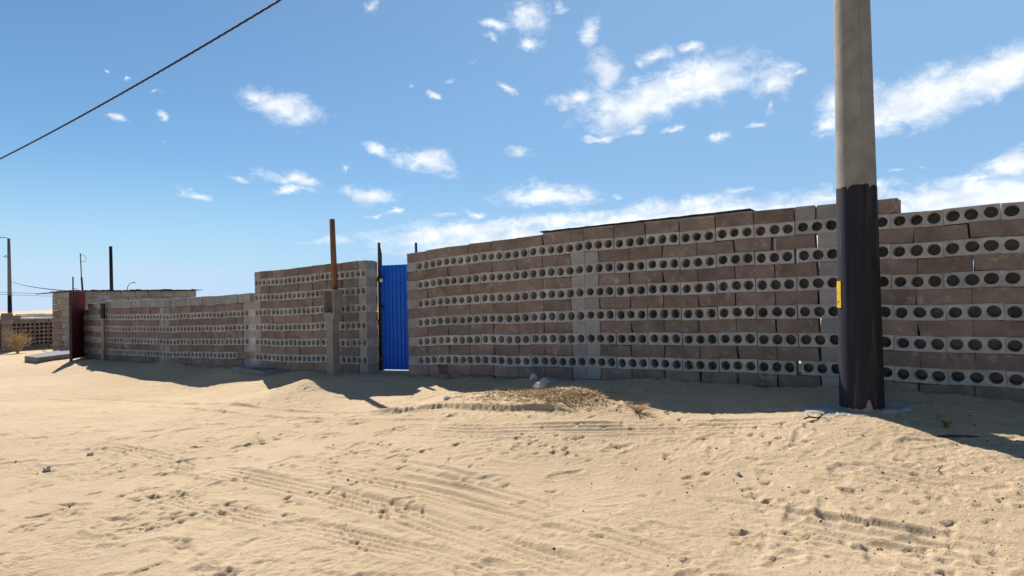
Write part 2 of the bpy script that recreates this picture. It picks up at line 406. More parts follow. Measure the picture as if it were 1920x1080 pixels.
for (x, y) in [(500, 732), (540, 722), (575, 711), (606, 730), (650, 742), (700, 745)]:
    ctrl.append(shadow_hit(x, y, A0, A1, TOP))
for (x, y) in [(200, 700), (260, 712), (320, 719), (380, 727)]:
    ctrl.append(shadow_hit(x, y, B0, B1, RP * 7.5 + .19))
def foot(p, q, ts, zs):
    d = (q - p)
    nrm = Vector((d.y, -d.x, 0)).normalized()
    if nrm.y > 0: nrm = -nrm
    for t, z in zip(ts, zs):
        for off in (0.05, -.9):
            c = p + d * t + nrm * off; ctrl.append(Vector((c.x, c.y, z)))
foot(W0, W1, (0, .5, 1), (.30, .36, .42)); foot(W1, W2, (.5, .95), (.47, .5)); foot(W2, W3, (.13, .31, .45, .75, 1), (.485, .47, .45, .42, .40))
foot(A0, A1, (0, .5, 1), (.20, .23, .27)); foot(B0, B1, (0, .5, .97), (.16, .17, .19))
for x, y, z in [(0, 2, 0), (-3, 2, 0), (3, 2, .03), (0, -2, 0), (-6, 0, 0), (6, 0, .05), (0, 3.4, .02), (-2.2, 3.4, 0), (2.4, 3.3, .10), (0, 4.8, .13), (-2.5, 5, .03), (-5, 5, -.02), (2.0, 4.4, .22),
                (-5, 7.5, .02), (-2.6, 7, .08), (-.8, 6.3, .22), (-8, 9, .03), (-9, 11, .05), (-14, 9, -.05), (-12, 13.2, .03), (9.5, -1, .25), (9, 6, .4), (3, 12, .4), (-3, 15, .3), (-8, 18, .15), (-16, 16, 0), (-18, 20, -.05), (-13, 15.5, .08), (12, -2, .1), (-12, 3, -.05),
                (-16, 24, -.05), (0, 22, .3), (12, 12, .4), (-22, 12, -.1)]:
    ctrl.append(Vector((x, y, z)))
cx = np.array([(c.x, c.y) for c in ctrl]); cz = np.array([c.z for c in ctrl])
def tps_k(r2): return 0.5 * r2 * np.log(r2 + 1e-9)
nC = len(cx)
K = tps_k(((cx[:, None] - cx[None]) ** 2).sum(-1)) + np.eye(nC) * 0.012
Pm = np.c_[np.ones(nC), cx]
sol = np.linalg.solve(np.block([[K, Pm], [Pm.T, np.zeros((3, 3))]]), np.r_[cz, np.zeros(3)])
def base_height(X, Y):
    Z = np.zeros_like(X)
    for i in range(nC):
        Z += sol[i] * tps_k((X - cx[i, 0]) ** 2 + (Y - cx[i, 1]) ** 2)
    Z += sol[nC] + sol[nC + 1] * X + sol[nC + 2] * Y
    R = np.hypot(X + 2, Y - 8)
    w = np.clip((R - 14) / 14, 0, 1); w = w * w * (3 - 2 * w)
    dist = np.hypot(X, Y)
    fall = np.clip((dist - 45) / 110, 0, 1); fall = fall * fall * (3 - 2 * fall)
    farz = -4.2 * fall + 0.0
    Z = np.clip(Z, -.4, .9)
    return Z * (1 - w) + farz * w
def march(px, py, lo=2.5, hi=45.0):
    d = ray(px, py); d = d / d.y
    for _ in range(2):
        t = np.linspace(lo, hi, 240)
        below = np.nonzero(CAM_H + d.z * t < base_height(d.x * t, t))[0]
        k = below[0] if len(below) else 239
        lo, hi = t[max(k - 1, 0)], t[k]
    t = (lo + hi) / 2
    return Vector((d.x * t, t, CAM_H + d.z * t))
PERM = nrg.permutation(512); GR = nrg.rand(512) * 2 * np.pi
def perlin(x, y):
    xi = np.floor(x).astype(int); yi = np.floor(y).astype(int); xf = x - xi; yf = y - yi
    u = xf ** 3 * (xf * (xf * 6 - 15) + 10); v = yf ** 3 * (yf * (yf * 6 - 15) + 10)
    def g(a, b, dx, dy):
        h = GR[PERM[(a + PERM[b & 511]) & 511]]
        return np.cos(h) * dx + np.sin(h) * dy
    n00 = g(xi, yi, xf, yf); n10 = g(xi + 1, yi, xf - 1, yf); n01 = g(xi, yi + 1, xf, yf - 1); n11 = g(xi + 1, yi + 1, xf - 1, yf - 1)
    return (n00 * (1 - u) + n10 * u) * (1 - v) + (n01 * (1 - u) + n11 * u) * v
def grow(start, step, end, g=1.12):
    out = []; x = start
    while x < end:
        step *= g; x += step; out.append(x)
    return out
def axis_x():
    a = list(np.arange(0, 4.0, .014)); a += list(np.arange(a[-1] + .026, 7.5, .026)); a += list(np.arange(a[-1] + .06, 14, .06)); a += grow(a[-1], .08, 26000, 1.13)
    a = np.array(a); return np.r_[-a[:0:-1], a]
def axis_y():
    a = list(np.arange(2.6, 6.2, .0125)); a += list(np.arange(a[-1] + .02, 9.2, .02)); a += list(np.arange(a[-1] + .05, 18, .05)); a += grow(a[-1], .07, 26000, 1.13)
    b = grow(0, .05, 3000, 1.25)
    return np.r_[2.6 - np.array(b)[::-1], a]
def build_ground():
    ax, ay = axis_x(), axis_y()
    X, Y = np.meshgrid(ax, ay)
    Z = base_height(X, Y)
    Zb = Z.copy()
    near = np.clip(1 - (np.hypot(X, Y - 6) - 14) / 16, 0, 1)
    # soft drifts and wind-worn roughness
    Z += near * (0.022 * perlin(X * .9 + 3, Y * .9) + 0.010 * perlin(X * 2.3, Y * 2.9 + 7) + 0.006 * perlin(X * 5.1 + 9, Y * 6.0))
    mask = np.clip(perlin(X * .8 + 40, Y * .8 + 11) * 2.2 + .55, 0, 1)
    Z += near * mask * (0.006 * perlin(X * 11, Y * 13 + 5) + 0.0075 * perlin(X * 24 + 2, Y * 27) + .0060 * perlin(X * 37 + 2, Y * 39))
    rid = 1 - np.abs(perlin(X * 3.1 + 20, Y * 7.5 + 4)) * 3.2
    Z += near * 0.007 * np.clip(rid, 0, 1) ** 3 * np.clip(perlin(X * 1.1 + 60, Y * 1.3) * 2.5 + .3, 0, 1)
    # sand drifted unevenly against the foot of the walls
    for (p_, q_) in ((W0, W1), (W1, W2), (W2, W3), (A0, A1), (B0, B1)):
        i0, i1 = np.searchsorted(ax, (min(p_.x, q_.x) - .6, max(p_.x, q_.x) + .6)); j0, j1 = np.searchsorted(ay, (min(p_.y, q_.y) - .6, max(p_.y, q_.y) + .6))
        xs, ys = X[j0:j1, i0:i1], Y[j0:j1, i0:i1]
        d_ = np.array([q_.x - p_.x, q_.y - p_.y]); L_ = np.linalg.norm(d_); d_ /= L_
        t_ = np.clip((xs - p_.x) * d_[0] + (ys - p_.y) * d_[1], 0, L_)
        r_ = np.hypot(xs - p_.x - d_[0] * t_, ys - p_.y - d_[1] * t_)
        Z[j0:j1, i0:i1] += np.exp(-(r_ / .16) ** 1.5) * np.clip(.004 + .06 * perlin(t_ * 1.9 + p_.x * 3, t_ * 0 + .5) + .02 * perlin(xs * 7, ys * 7), -.02, .06)
    def window(x, y, r):
        i0, i1 = np.searchsorted(ax, (x - r, x + r)); j0, j1 = np.searchsorted(ay, (y - r, y + r))
        return slice(j0, j1), slice(i0, i1)
    # wheel tracks
    def track(pix, width, depth, grooves, rim, seed, zg=.06, fade=True, tread=0.0):
        pts = []
        for (x, y) in pix:
            p = march(x, y)
            pts.append(np.array([p.x, p.y]))
        # resample
        P = [pts[0]]
        for a, b in zip(pts[:-1], pts[1:]):
            n = max(2, int(np.linalg.norm(b - a) / .15))
            P += [a + (b - a) * k / n for k in range(1, n + 1)]
        P = np.array(P)
        for _ in range(12): P[1:-1] = (P[:-2] + P[1:-1] * 2 + P[2:]) / 4
        lo = P.min(0) - .5; hi = P.max(0) + .5
        i0, i1 = np.searchsorted(ax, (lo[0], hi[0])); j0, j1 = np.searchsorted(ay, (lo[1], hi[1]))
        xs, ys = X[j0:j1, i0:i1], Y[j0:j1, i0:i1]
        best = np.full(xs.shape, 9.0); sg = np.zeros(xs.shape); arc = np.zeros(xs.shape); s0 = 0
        for a, b in zip(P[:-1], P[1:]):
            d = b - a; L = np.linalg.norm(d)
            if L < 1e-6: continue
            d = d / L
            t = np.clip((xs - a[0]) * d[0] + (ys - a[1]) * d[1], 0, L)
            ex = xs - a[0] - d[0] * t; ey = ys - a[1] - d[1] * t
            r = np.hypot(ex, ey); s_ = np.sign(d[0] * ey - d[1] * ex)
            k = r < best
            best = np.where(k, r, best); sg = np.where(k, s_, sg); arc = np.where(k, s0 + t, arc); s0 += L
        dd = best * sg
        wear = np.clip(perlin(xs * 1.7 + seed, ys * 1.7) * 2.2 + .85, 0.3, 1)
        if fade: wear = wear * np.clip(arc / .6, 0, 1) * np.clip((s0 - arc) / .6, 0, 1)
        inside = np.clip((width / 2 - best) / .025 + .5, 0, 1)
        flat = 1 - inside * .65 * wear
        h = -depth * inside
        if grooves: h += inside * .0095 * np.cos(dd / width * 2 * np.pi * grooves)
        if tread: h += inside * tread * np.sin(arc * 2 * np.pi / .05 + dd * 40)
        h += rim * np.exp(-((best - width / 2 - .03) / .03) ** 2)
        zb = Zb[j0:j1, i0:i1]
        Z[j0:j1, i0:i1] = zb + (Z[j0:j1, i0:i1] - zb) * flat + h * wear
    track([(330, 868), (480, 896), (640, 930), (800, 978), (950, 1028), (1100, 1080), (1200, 1120)], .26, .009, 4, .014, 3, tread=.002)
    track([(270, 925), (440, 962), (640, 1005), (820, 1045), (1000, 1095)], .22, .006, 4, .010, 8, tread=.002)
    track([(560, 872), (700, 900), (850, 935), (1000, 972), (1200, 1030), (1400, 1100)], .2, .005, 3, .008, 5)
    track([(1290, 948), (1400, 962), (1520, 988), (1680, 1015), (1820, 1036), (1990, 1065)], .34, .013, 3, .018, 12)
    track([(1380, 1005), (1550, 1025), (1750, 1062), (1900, 1100)], .22, .007, 3, .012, 17)
    track([(1480, 850), (1600, 868), (1760, 905), (1990, 950)], .24, .006, 3, .010, 21)
    track([(60, 742), (250, 752), (420, 766), (600, 778), (760, 777), (900, 772)], .3, .012, 0, .022, 25)
    track([(120, 826), (260, 850), (420, 890), (560, 925)], .2, .005, 3, .008, 27)
    track([(700, 800), (900, 812), (1100, 806), (1290, 795), (1500, 800)], .24, .005, 3, .010, 29)
    for q_ in range(7):
        o_ = q_ * 17 + (q_ % 3) * 6
        track([(600 + q_ * 40, 838 + o_), (760 + q_ * 40, 866 + o_ * 1.05), (930 + q_ * 42, 905 + o_ * 1.12), (1150 + q_ * 44, 965 + o_ * 1.2)], .05, .006, 0, .006, 40 + q_)
    # low crusted ledge: the ground steps up a few centimetres behind it
    led = [(690, 777), (780, 768), (830, 762), (880, 764), (960, 766), (1010, 765), (1070, 769)]
    lp = []
    for (x, y) in led:
        p = march(x, y)
        lp.append((p.x, p.y))
    lp = np.array(lp)
    i0, i1 = np.searchsorted(ax, (lp[:, 0].min() - .1, lp[:, 0].max() + .1)); j0, j1 = np.searchsorted(ay, (lp[:, 1].min() - .8, lp[:, 1].max() + 1.2))
    xs, ys = X[j0:j1, i0:i1], Y[j0:j1, i0:i1]
    ly = np.interp(xs, lp[:, 0], lp[:, 1]) + .035 * perlin(xs * 6, xs * 0 + 3) + .02 * perlin(xs * 17, xs * 0 + 8)
    t = (xs - lp[0, 0]) / (lp[-1, 0] - lp[0, 0])
    amp = .048 * np.clip(t * 3.0, 0, 1) * np.clip((1.02 - t) * 9, 0, 1)
    h = np.clip((ys - ly) / .022 + .5, 0, 1) * np.exp(-np.clip(ys - ly, 0, 9) / .45)
    h -= .35 * np.exp(-((ys - ly + .06) / .08) ** 2)
    Z[j0:j1, i0:i1] += h * amp
    # foot prints, paw prints and scuffs
    def dent(x, y, a, lx, ly_, dep, rim):
        sl = window(x, y, max(lx, ly_) * 2.2)
        dx = X[sl] - x; dy = Y[sl] - y
        u = (dx * math.cos(a) + dy * math.sin(a)) / lx; v = (-dx * math.sin(a) + dy * math.cos(a)) / ly_
        v = v * (1 + .25 * np.sin(u * 3))
        r = np.sqrt(u * u + v * v) + .10 * perlin(X[sl] * 30, Y[sl] * 30)
        Z[sl] += -dep * np.clip(1.25 - r, 0, .5) * 2 + rim * np.exp(-((r - 1.3) / .25) ** 2)
    R = random.Random(5)
    for k in range(26):       # walking trails
        x = R.uniform(-4.5, 4.5); y = R.uniform(3.0, 7.2); a = R.uniform(0, math.pi * 2)
        for j in range(R.randint(4, 9)):
            side = .09 if j % 2 else -.09
            dent(x - math.sin(a) * side, y + math.cos(a) * side, a + R.uniform(-.15, .15), .14, .05, R.uniform(.006, .013), R.uniform(.003, .007))
            x += math.cos(a) * .62; y += math.sin(a) * .5; a += R.uniform(-.2, .2)
    for k in range(800):      # scuffs
        x = R.uniform(-6, 5.5); y = 3 + 6 * R.random() ** 1.3
        dent(x, y, R.uniform(0, 3.14), R.uniform(.02, .09), R.uniform(.012, .035), R.uniform(.004, .012), R.uniform(.001, .006))
    for k in range(40):       # clusters of paw prints
        x = R.uniform(-4, 4); y = R.uniform(3.1, 6.5)
        for j in range(R.randint(6, 14)):
            dent(x + R.gauss(0, .16), y + R.gauss(0, .14), R.uniform(0, 3.14), R.uniform(.022, .05), R.uniform(.018, .03), R.uniform(.006, .013), .004)
    ny, nx = X.shape
    me = bpy.data.meshes.new('ground')
    co = np.stack([X, Y, Z], -1).reshape(-1, 3).astype(np.float32)
    me.vertices.add(nx * ny); me.vertices.foreach_set('co', co.ravel())
    idx = np.arange(nx * ny).reshape(ny, nx)
    q = np.stack([idx[:-1, :-1], idx[:-1, 1:], idx[1:, 1:], idx[1:, :-1]], -1).reshape(-1, 4)
    nq = len(q)
    me.loops.add(nq * 4); me.loops.foreach_set('vertex_index', q.ravel().astype(np.int32))
    me.polygons.add(nq); me.polygons.foreach_set('loop_start', np.arange(0, nq * 4, 4, dtype=np.int32))
    me.polygons.foreach_set('loop_total', np.full(nq, 4, dtype=np.int32))
    me.polygons.foreach_set('use_smooth', np.ones(nq, dtype=bool))
    me.update(calc_edges=True)
    o = link('ground', me, M['sand'])
    structure(o)
    def gz(x, y):
        i = min(max(np.searchsorted(ax, x) - 1, 0), nx - 2); j = min(max(np.searchsorted(ay, y) - 1, 0), ny - 2)
        u = (x - ax[i]) / (ax[i + 1] - ax[i]); v = (y - ay[j]) / (ay[j + 1] - ay[j])
        return float((Z[j, i] * (1 - u) + Z[j, i + 1] * u) * (1 - v) + (Z[j + 1, i] * (1 - u) + Z[j + 1, i + 1] * u) * v)
    return gz
gz = build_ground()
def on_ground(px, py, z=.3):
    p = march(px, py)
    p.z = gz(p.x, p.y)
    return p
# sea beyond the settlement
sea = mesh_obj('sea', [(-26000, 3500, -4.05), (26000, 3500, -4.05), (26000, 26000, -4.05), (-26000, 26000, -4.05)], [(0, 1, 2, 3)], M['hill'])
structure(sea)

# ------------------------------------------------------------------ blocks
BL, BH, BD = .397, .1446, .215
def hollow_mesh(variant):
    """concrete block on its side: three round cores from the front, closed (or chipped) at the back"""
    r_ = random.Random(100 + variant)
    v, f = [], []
    def V(x, y, z): v.append((x, y, z)); return len(v) - 1
    cell = BL / 3; seg = 16; R_ = .0515; hh = BH / 2; ch = .004
    for c in range(3):
        cx_ = (c - 1) * cell
        xm = cell / 2
        def outer(yy, inset):
            ring = []
            for k in range(seg):
                a = 2 * math.pi * k / seg
                ca, sa = math.cos(a), math.sin(a)
                if k % 4 == 2: px_, pz = math.copysign(xm, ca), math.copysign(hh, sa)
                else:
                    t = min(xm / abs(ca) if abs(ca) > 1e-6 else 9, hh / abs(sa) if abs(sa) > 1e-6 else 9); px_, pz = ca * t, sa * t
                if c == 0 and px_ <= -xm + 1e-6: px_ += inset
                if c == 2 and px_ >= xm - 1e-6: px_ -= inset
                if abs(pz) >= hh - 1e-6: pz -= math.copysign(inset, pz)
                ring.append(V(cx_ + px_, yy, pz))
            return ring
        def circ(yy, rr, ox=0, oz=0):
            return [V(cx_ + ox + rr * (1 + wob[k]) * math.cos(2 * math.pi * k / seg), yy, oz + rr * (1 + wob[k]) * math.sin(2 * math.pi * k / seg)) for k in range(seg)]
        ph_ = r_.uniform(0, 6); wob = [.03 * math.sin(2 * 2 * math.pi * k / seg + ph_) + r_.uniform(-.018, .018) for k in range(seg)]
        jx, jz = r_.uniform(-.004, .004), r_.uniform(-.003, .003)
        rr = R_ * r_.uniform(.94, 1.03)
        o0 = outer(0, ch + r_.uniform(0, .004)); i0 = circ(0.0, rr, jx, jz); i1 = circ(.006, rr * .97, jx, jz); i2 = circ(.035 if (variant == 8 and c == 2) or (variant == 9 and c == 0) else BD - .012, rr * .90, jx, jz)
        def bridge(a, b):
            for k in range(seg): f.append((a[k], a[(k + 1) % seg], b[(k + 1) % seg], b[k]))
        bridge(o0, i0); bridge(i0, i1); bridge(i1, i2)
        chip = (variant == 4 and c == 1) or (variant == 5 and c == 1)
        if chip:
            i3 = circ(BD - .010, rr * .16, -.022 if variant == 4 else .01, -.030 if variant == 4 else -.02)
            bridge(i2, i3)
        else:
            f.append(i2[:])
        if chip:
            i4 = circ(BD, rr * .20, -.022 if variant == 4 else .01, -.030 if variant == 4 else -.02); bridge(i3, i4)
            ob = outer(BD, 0); bridge(i4, ob)
        else:
            ob = outer(BD, 0); f.append(ob[::-1])
        # outer shell of this cell
        om = outer(ch, 0)
        for a, b in ((o0, om), (om, ob)):
            for k in range(seg):
                k2 = (k + 1) % seg
                p, q = v[b[k]], v[b[k2]]
                same_top = abs(abs(p[2]) - hh) < 1e-4 and abs(abs(q[2]) - hh) < 1e-4
                same_side = (c == 0 and p[0] < -BL / 2 + 1e-4 and q[0] < -BL / 2 + 1e-4) or (c == 2 and p[0] > BL / 2 - 1e-4 and q[0] > BL / 2 - 1e-4)
                if same_top or same_side: f.append((a[k2], a[k], b[k], b[k2]))
    me = bpy.data.meshes.new('hollow_block'); me.from_pydata(v, [], f); me.update()
    bm = bmesh.new(); bm.from_mesh(me); bmesh.ops.remove_doubles(bm, verts=bm.verts, dist=1e-5); bmesh.ops.recalc_face_normals(bm, faces=bm.faces); bm.to_mesh(me); bm.free()
    me.materials.append(M['grey_block'])
    return me
def solid_mesh(name, L, H, D, mat, seed):
    r_ = random.Random(seed)
    b = MB().box(-L / 2, L / 2, 0, D, -H / 2, H / 2, .005)
    vs = [Vector(x) + Vector((r_.uniform(-.0022, .0022), r_.uniform(-.002, .002), r_.uniform(-.0012, .0006) * (1 if x[2] > 0 else -1))) for x in b.v]
    for _ in range(r_.choice((0, 1, 1, 2))):       # a knocked-off corner
        cx_, cz_ = r_.choice((-1, 1)), r_.choice((-1, 1)); a_ = r_.uniform(.006, .018)
        for q in vs:
            if q.x * cx_ > L / 2 - .02 and q.z * cz_ > H / 2 - .02 and q.y < .02:
                q.x -= cx_ * a_ * r_.uniform(.3, 1); q.z -= cz_ * a_ * r_.uniform(.2, .7); q.y += a_ * r_.uniform(.2, .8)
    me = bpy.data.meshes.new(name); me.from_pydata([tuple(x) for x in vs], [], b.f); me.update(); me.materials.append(M[mat])
    return me
HOLLOW = [hollow_mesh(k) for k in range(10)]
SOLID = [solid_mesh('solid_block', BL, BH, BD, 'brown_block', k) for k in range(12)]
HOLLOWB = []
for k in range(3):
    me_ = HOLLOW[k].copy(); me_.materials.clear(); me_.materials.append(M['brown_block']); HOLLOWB.append(me_)
HALF = [solid_mesh('half_block', .19, BH, BD, 'pale_block', 20 + k) for k in range(3)]
HALFB = [solid_mesh('half_block', .19, BH, BD, 'brown_block', 30 + k) for k in range(2)]
CAPB = [solid_mesh('coping_block', .39, .187, .14, 'pale_block', 40 + k) for k in range(3)]
CAPH = [solid_mesh('coping_block', .19, .187, .14, 'pale_block', 45 + k) for k in range(2)]

class Panel:
    """one stretch of wall between two plan points; s runs from p to q in metres"""
    def __init__(s, p, q, label, scale_to=None, sag=0.0):
        s.p, s.q = p, q
        d = Vector((q.x - p.x, q.y - p.y)); s.L = d.length; s.d = d / s.L
        s.ang = math.atan2(s.d.y, s.d.x); s.sag = sag
        s.k = s.L / scale_to if scale_to else 1.0
        s.root = thing('block_wall', label, 'wall', (p.x, p.y, gz(p.x, p.y)), 0, 'block walls along the sand road')
    def z(s, u): return s.p.z + (s.q.z - s.p.z) * u / s.L - s.sag * math.sin(math.pi * min(max(u / s.L, 0), 1)) + .004 * math.sin(u * 3.1 + s.p.x) + .003 * math.sin(u * 7.3 + s.p.y)
    def put(s, name, me, u, row, sx=1.0, dz=0.0, out=0.0, yaw=0.0):
        """u: centre of the piece along the wall (nominal metres), row: course counted from the lowest pierced one"""
        u *= s.k
        o = bpy.data.objects.new(name, me); C.objects.link(o); o.parent = s.root
        x = s.p.x + s.d.x * u; y = s.p.y + s.d.y * u
        n = Vector((s.d.y, -s.d.x))
        j = out + rng.uniform(-.006, .005)
        z = s.z(u) + row * RP + dz + rng.uniform(-.0006, .0006)
        o.location = Vector((x + n.x * j, y + n.y * j, z)) - s.root.location
        sl = math.atan2(s.z(u + .1) - s.z(u - .1), .2)
        o.rotation_euler = (rng.uniform(-.006, .006), -sl + rng.uniform(-.004, .004), s.ang + yaw + rng.uniform(-.012, .012))
        o.scale = (s.k * sx, 1, 1)
        return o
def hollow(): return HOLLOW[rng.choice((0, 1, 2, 3, 6, 7) * 8 + (4, 5))]

# stretch of the long wall beside the gate: seven blocks and a half
pa = Panel(W0, W1, 'brown and grey block wall between the blue gate and the straight joint with pale half blocks', 2.99, -.012)
for r in range(-2, 12):
    if r % 2 == 0 and r >= 0:
        pa.put('half_block', HALF[rng.randrange(3)], .095, r)
        for k in range(7): pa.put('hollow_block', hollow(), .19 + .2 + .4 * k, r)
    else:
        top = r == 11
        for k in range(7):
            if r == -1 and k == 1: pa.put('half_block', HALFB[0], .4 + .1, r); continue
            pa.put('solid_block', SOLID[rng.randrange(12)], .2 + .4 * k, r)
        pa.put('half_block', (HALFB if top else HALF)[rng.randrange(2)], 2.8 + .095, r)
# unseen return of that wall, added to plug the light gap behind the gate
pn = Vector((-pa.d.y, pa.d.x))
for r in range(-2, 12):
    for k in range(2):
        o = pa.put('solid_block', SOLID[rng.randrange(12)], 0, r)
        c = Vector((W0.x, W0.y)) + Vector((pa.d.x, pa.d.y)) * .10 + pn * (.19 + .003 + .2 + .4 * k)
        o.location = Vector((c.x + pa.d.x * .09, c.y + pa.d.y * .09, pa.z(0) + r * RP)) - pa.root.location
        o.rotation_euler = (0, 0, pa.ang + math.pi / 2)
        o.scale = (1, 1, 1)

# the long stretch up to the concrete pole: seven blocks
pb = Panel(W1, W2, 'brown and grey block wall between the straight joint and the concrete pole', 2.83, -.01)
for r in range(-2, 12):
    if r % 2 == 0 and r >= 0:
        for k in range(7):
            c = .2 + .404 * k; sx = 1.0
            if r == 8 and k == 5: c -= .007; sx = .967
            if r == 0 and k == 5: c -= .014; sx = .94
            if r == 8 and k == 6: c += .006; sx = .98
            if r == 0 and k == 6: c += .008; sx = .965
            pb.put('hollow_block', hollow(), c, r, sx)
    else:
        top = r == 11
        if top:
            for k in range(6): pb.put('solid_block', SOLID[rng.randrange(12)], .2 + .404 * k, r)
            pb.put('half_block', HALF[0], 2.424 + .095, r); pb.put('half_block', HALF[1], 2.424 + .295, r)
        else:
            pb.put('half_block', HALF[rng.randrange(3)], .095, r)
            for k in range(6):
                c = .195 + .2 + .404 * k; sx = 1.0
                if r == 9 and k == 4: c -= .014; sx = .94
                if r == 9 and k == 5: c += .002; sx = .94
                pb.put('solid_block', SOLID[rng.randrange(12)], c, r, sx)
            pb.put('half_block', HALF[rng.randrange(3)], 2.619 + .105, r)
# stretch to the right of the pole, toward the camera
L3 = Vector((W3.x - W2.x, W3.y - W2.y)).length
pc = Panel(W2, W3, 'brown and grey block wall with a loose block on top beside the concrete pole')
n3 = int(L3 / .404)
for r in range(-2, 12):
    if r == 11:
        pc.put('solid_block', SOLID[2], .10 + .2, r, .95); continue
    if r % 2 == 0 and r >= 0:
        off = rng.uniform(-.006, .006)
        for k in range(n3): pc.put('hollow_block', hollow(), .02 + .2 + .404 * k + off, r, 1.0155)
    else:
        off = rng.uniform(-.01, .01)
        pc.put('half_block', HALFB[0], .02 + .095, r)
        for k in range(n3 - 1): pc.put('solid_block', SOLID[rng.randrange(12)], .02 + .195 + .2 + .404 * k + off, r, 1.0155)

# wall behind the meter pillar, left of the gate, ending in a jamb
pd = Panel(A0, A1, 'brown and grey block wall behind the concrete meter pillar', 3.24)
for r in range(-2, 12):
    if r % 2 == 0 and r >= 0:
        for k in range(8): pd.put('hollow_block', hollow(), .2 + .405 * k, r)
    else:
        pd.put('half_block', HALF[rng.randrange(3)], .095, r)
        for k in range(7): pd.put('solid_block', SOLID[rng.randrange(12)], .195 + .2 + .405 * k, r)
        pd.put('half_block', HALF[rng.randrange(3)], 3.03 + .105, r)
# jamb: blocks set end-on behind the wall end
JMB = [solid_mesh('jamb_block', .235, BH, .19, 'grey_block' if k else 'brown_block', 60 + k) for k in range(3)]
dn = Vector((-pd.d.y, pd.d.x))
for r in range(-2, 12):
    o = pd.put('jamb_block', JMB[0 if r % 2 else rng.randrange(1, 3)], 0, r)
    c = Vector((A1.x, A1.y)) + dn * (.19 + .004 + .1175) - pd.d * .19
    o.location = Vector((c.x, c.y, pd.z(pd.L) + r * RP)) - pd.root.location
    o.rotation_euler = (0, 0, pd.ang + math.pi / 2)
    o.scale = (1, 1, 1)

# low wall with pale coping blocks
pe = Panel(B0, B1, 'low block wall topped with pale upright coping blocks beside the thin post', None, .03)
nE = int(pe.L / .404)
for r in range(-2, 8):
    if r % 2 == 0 and r >= 0:
        n = nE if r else nE - 1
        for k in range(n): pe.put('hollow_block', hollow(), .2 + .404 * k, r)
        if r == 0: pe.put('solid_block', SOLID[1], .2 + .404 * n, r)
    else:
        mid = nE // 2 - 1
        for k in range(nE):
            c = .2 + .404 * k
            if k == mid and r != 3:
                pe.put('half_block', HALF[0], c - .1, r); pe.put('half_block', HALF[1], c + .1, r)
            elif k == nE - 1:
                pe.put('half_block', HALFB[0], c - .1, r); pe.put('half_block', HALF[1], c + .11, r)
            else: pe.put('solid_block', SOLID[rng.randrange(12)], c, r)
u = 0.02; k = 0
while u < nE * .404 - .25:
    w = .19 if rng.random() < .45 else .39
    g = .035 if rng.random() < .12 else .006
    o = pe.put('coping_block', (CAPH if w < .2 else CAPB)[k % 2], u + w / 2, 7, 1.0, RP / 2 + .0955, 0)
    u += w + g; k += 1
pe.put('solid_block', SOLID[3], u + .17, 8, .85, .0)

# ragged end of the low wall between the post and the red door
C0 = at(150, 656, B0.y + .95); C0.z = B0.z - .02; C1 = B0 + Vector((-.05, .03, 0))
pf = Panel(C0, C1, 'ragged reddish block wall between the red door and the thin post')
LC = pf.L
for r in range(-2, 9):
    n = int(LC / .404)
    if r == 8: continue
    for k in range(n):
        c = .2 + .404 * k
        if r % 2 == 0 and r >= 0: pf.put('hollow_block', hollow(), c, r)
        elif rng.random() < .4 and r > 0: pf.put('half_block', HALFB[0], c - .1, r); pf.put('half_block', HALFB[1], c + .1, r)
        else: pf.put('solid_block', SOLID[rng.randrange(12)], c, r)
    if r % 2 == 0: pf.put('half_block', HALF[0], LC - .09, r)
    else: pf.put('half_block', HALFB[0], LC - .09, r)
pf.put('coping_block', CAPB[0], LC - .25, 7, 1, RP / 2 + .0955); pf.put('solid_block', SOLID[0], .75, 8); pf.put('half_block', HALF[2], LC - .3, 9.3, 1, .0)

# ------------------------------------------------------------------ gate
g_ = at(711, 600, A1.y + .33); G0 = Vector((g_.x, g_.y))
g_ = at(800, 600, W0.y + .62); G1 = Vector((g_.x, g_.y))
gd = (G1 - G0); GL = gd.length; gd = gd / GL
gzb = gz(G0.x, G0.y)
gate = thing('gate', 'bright blue corrugated metal gate with rusty frame post between two block walls', 'gate', (G0.x, G0.y, gzb), math.atan2(gd.y, gd.x))
gt = at(738, 496, G0.y - .2).z - gzb; gb = .045
# corrugated sheet
prof = []; nrib = 11; pw = (GL - .07) / nrib
for i in range(nrib):
    for (t, h) in ((0, 0), (.42, 0), (.55, .018), (.87, .018)):
        prof.append((.05 + pw * (i + t), -h))
prof.append((GL - .02, 0))
sv = [(x, y, z) for z in (gb, gt) for x, y in prof]; n_ = len(prof)
sv += [(x, y + .003, z) for z in (gb, gt) for x, y in prof]
sf = [(i, i + 1, n_ + i + 1, n_ + i) for i in range(n_ - 1)] + [(2 * n_ + i + 1, 2 * n_ + i, 3 * n_ + i, 3 * n_ + i + 1) for i in range(n_ - 1)]
sf += [(n_ + i, n_ + i + 1, 3 * n_ + i + 1, 3 * n_ + i) for i in range(n_ - 1)]
mesh_obj('corrugated_sheet', sv, sf, M['blue'], gate)
MB().box(.0, .045, .01, .055, 0.0, gt + .22, .004).build('gate_post', M['dark_steel'], gate)
MB().tube([(.022, .03, gt + .22), (.02, .03, gt + .29)], .02, 8).build('gate_post', M['dark_steel'], gate)
MB().box(.05, GL - .02, .02, .05, gb + .05, gb + .09).build('frame_rail', M['dark_steel'], gate)
MB().box(.05, GL - .02, .02, .05, gt - .12, gt - .08).build('frame_rail', M['dark_steel'], gate)
MB().box(.03, .11, -.04, .0, gt * .60, gt * .60 + .05, .004).build('latch', M['black'], gate)
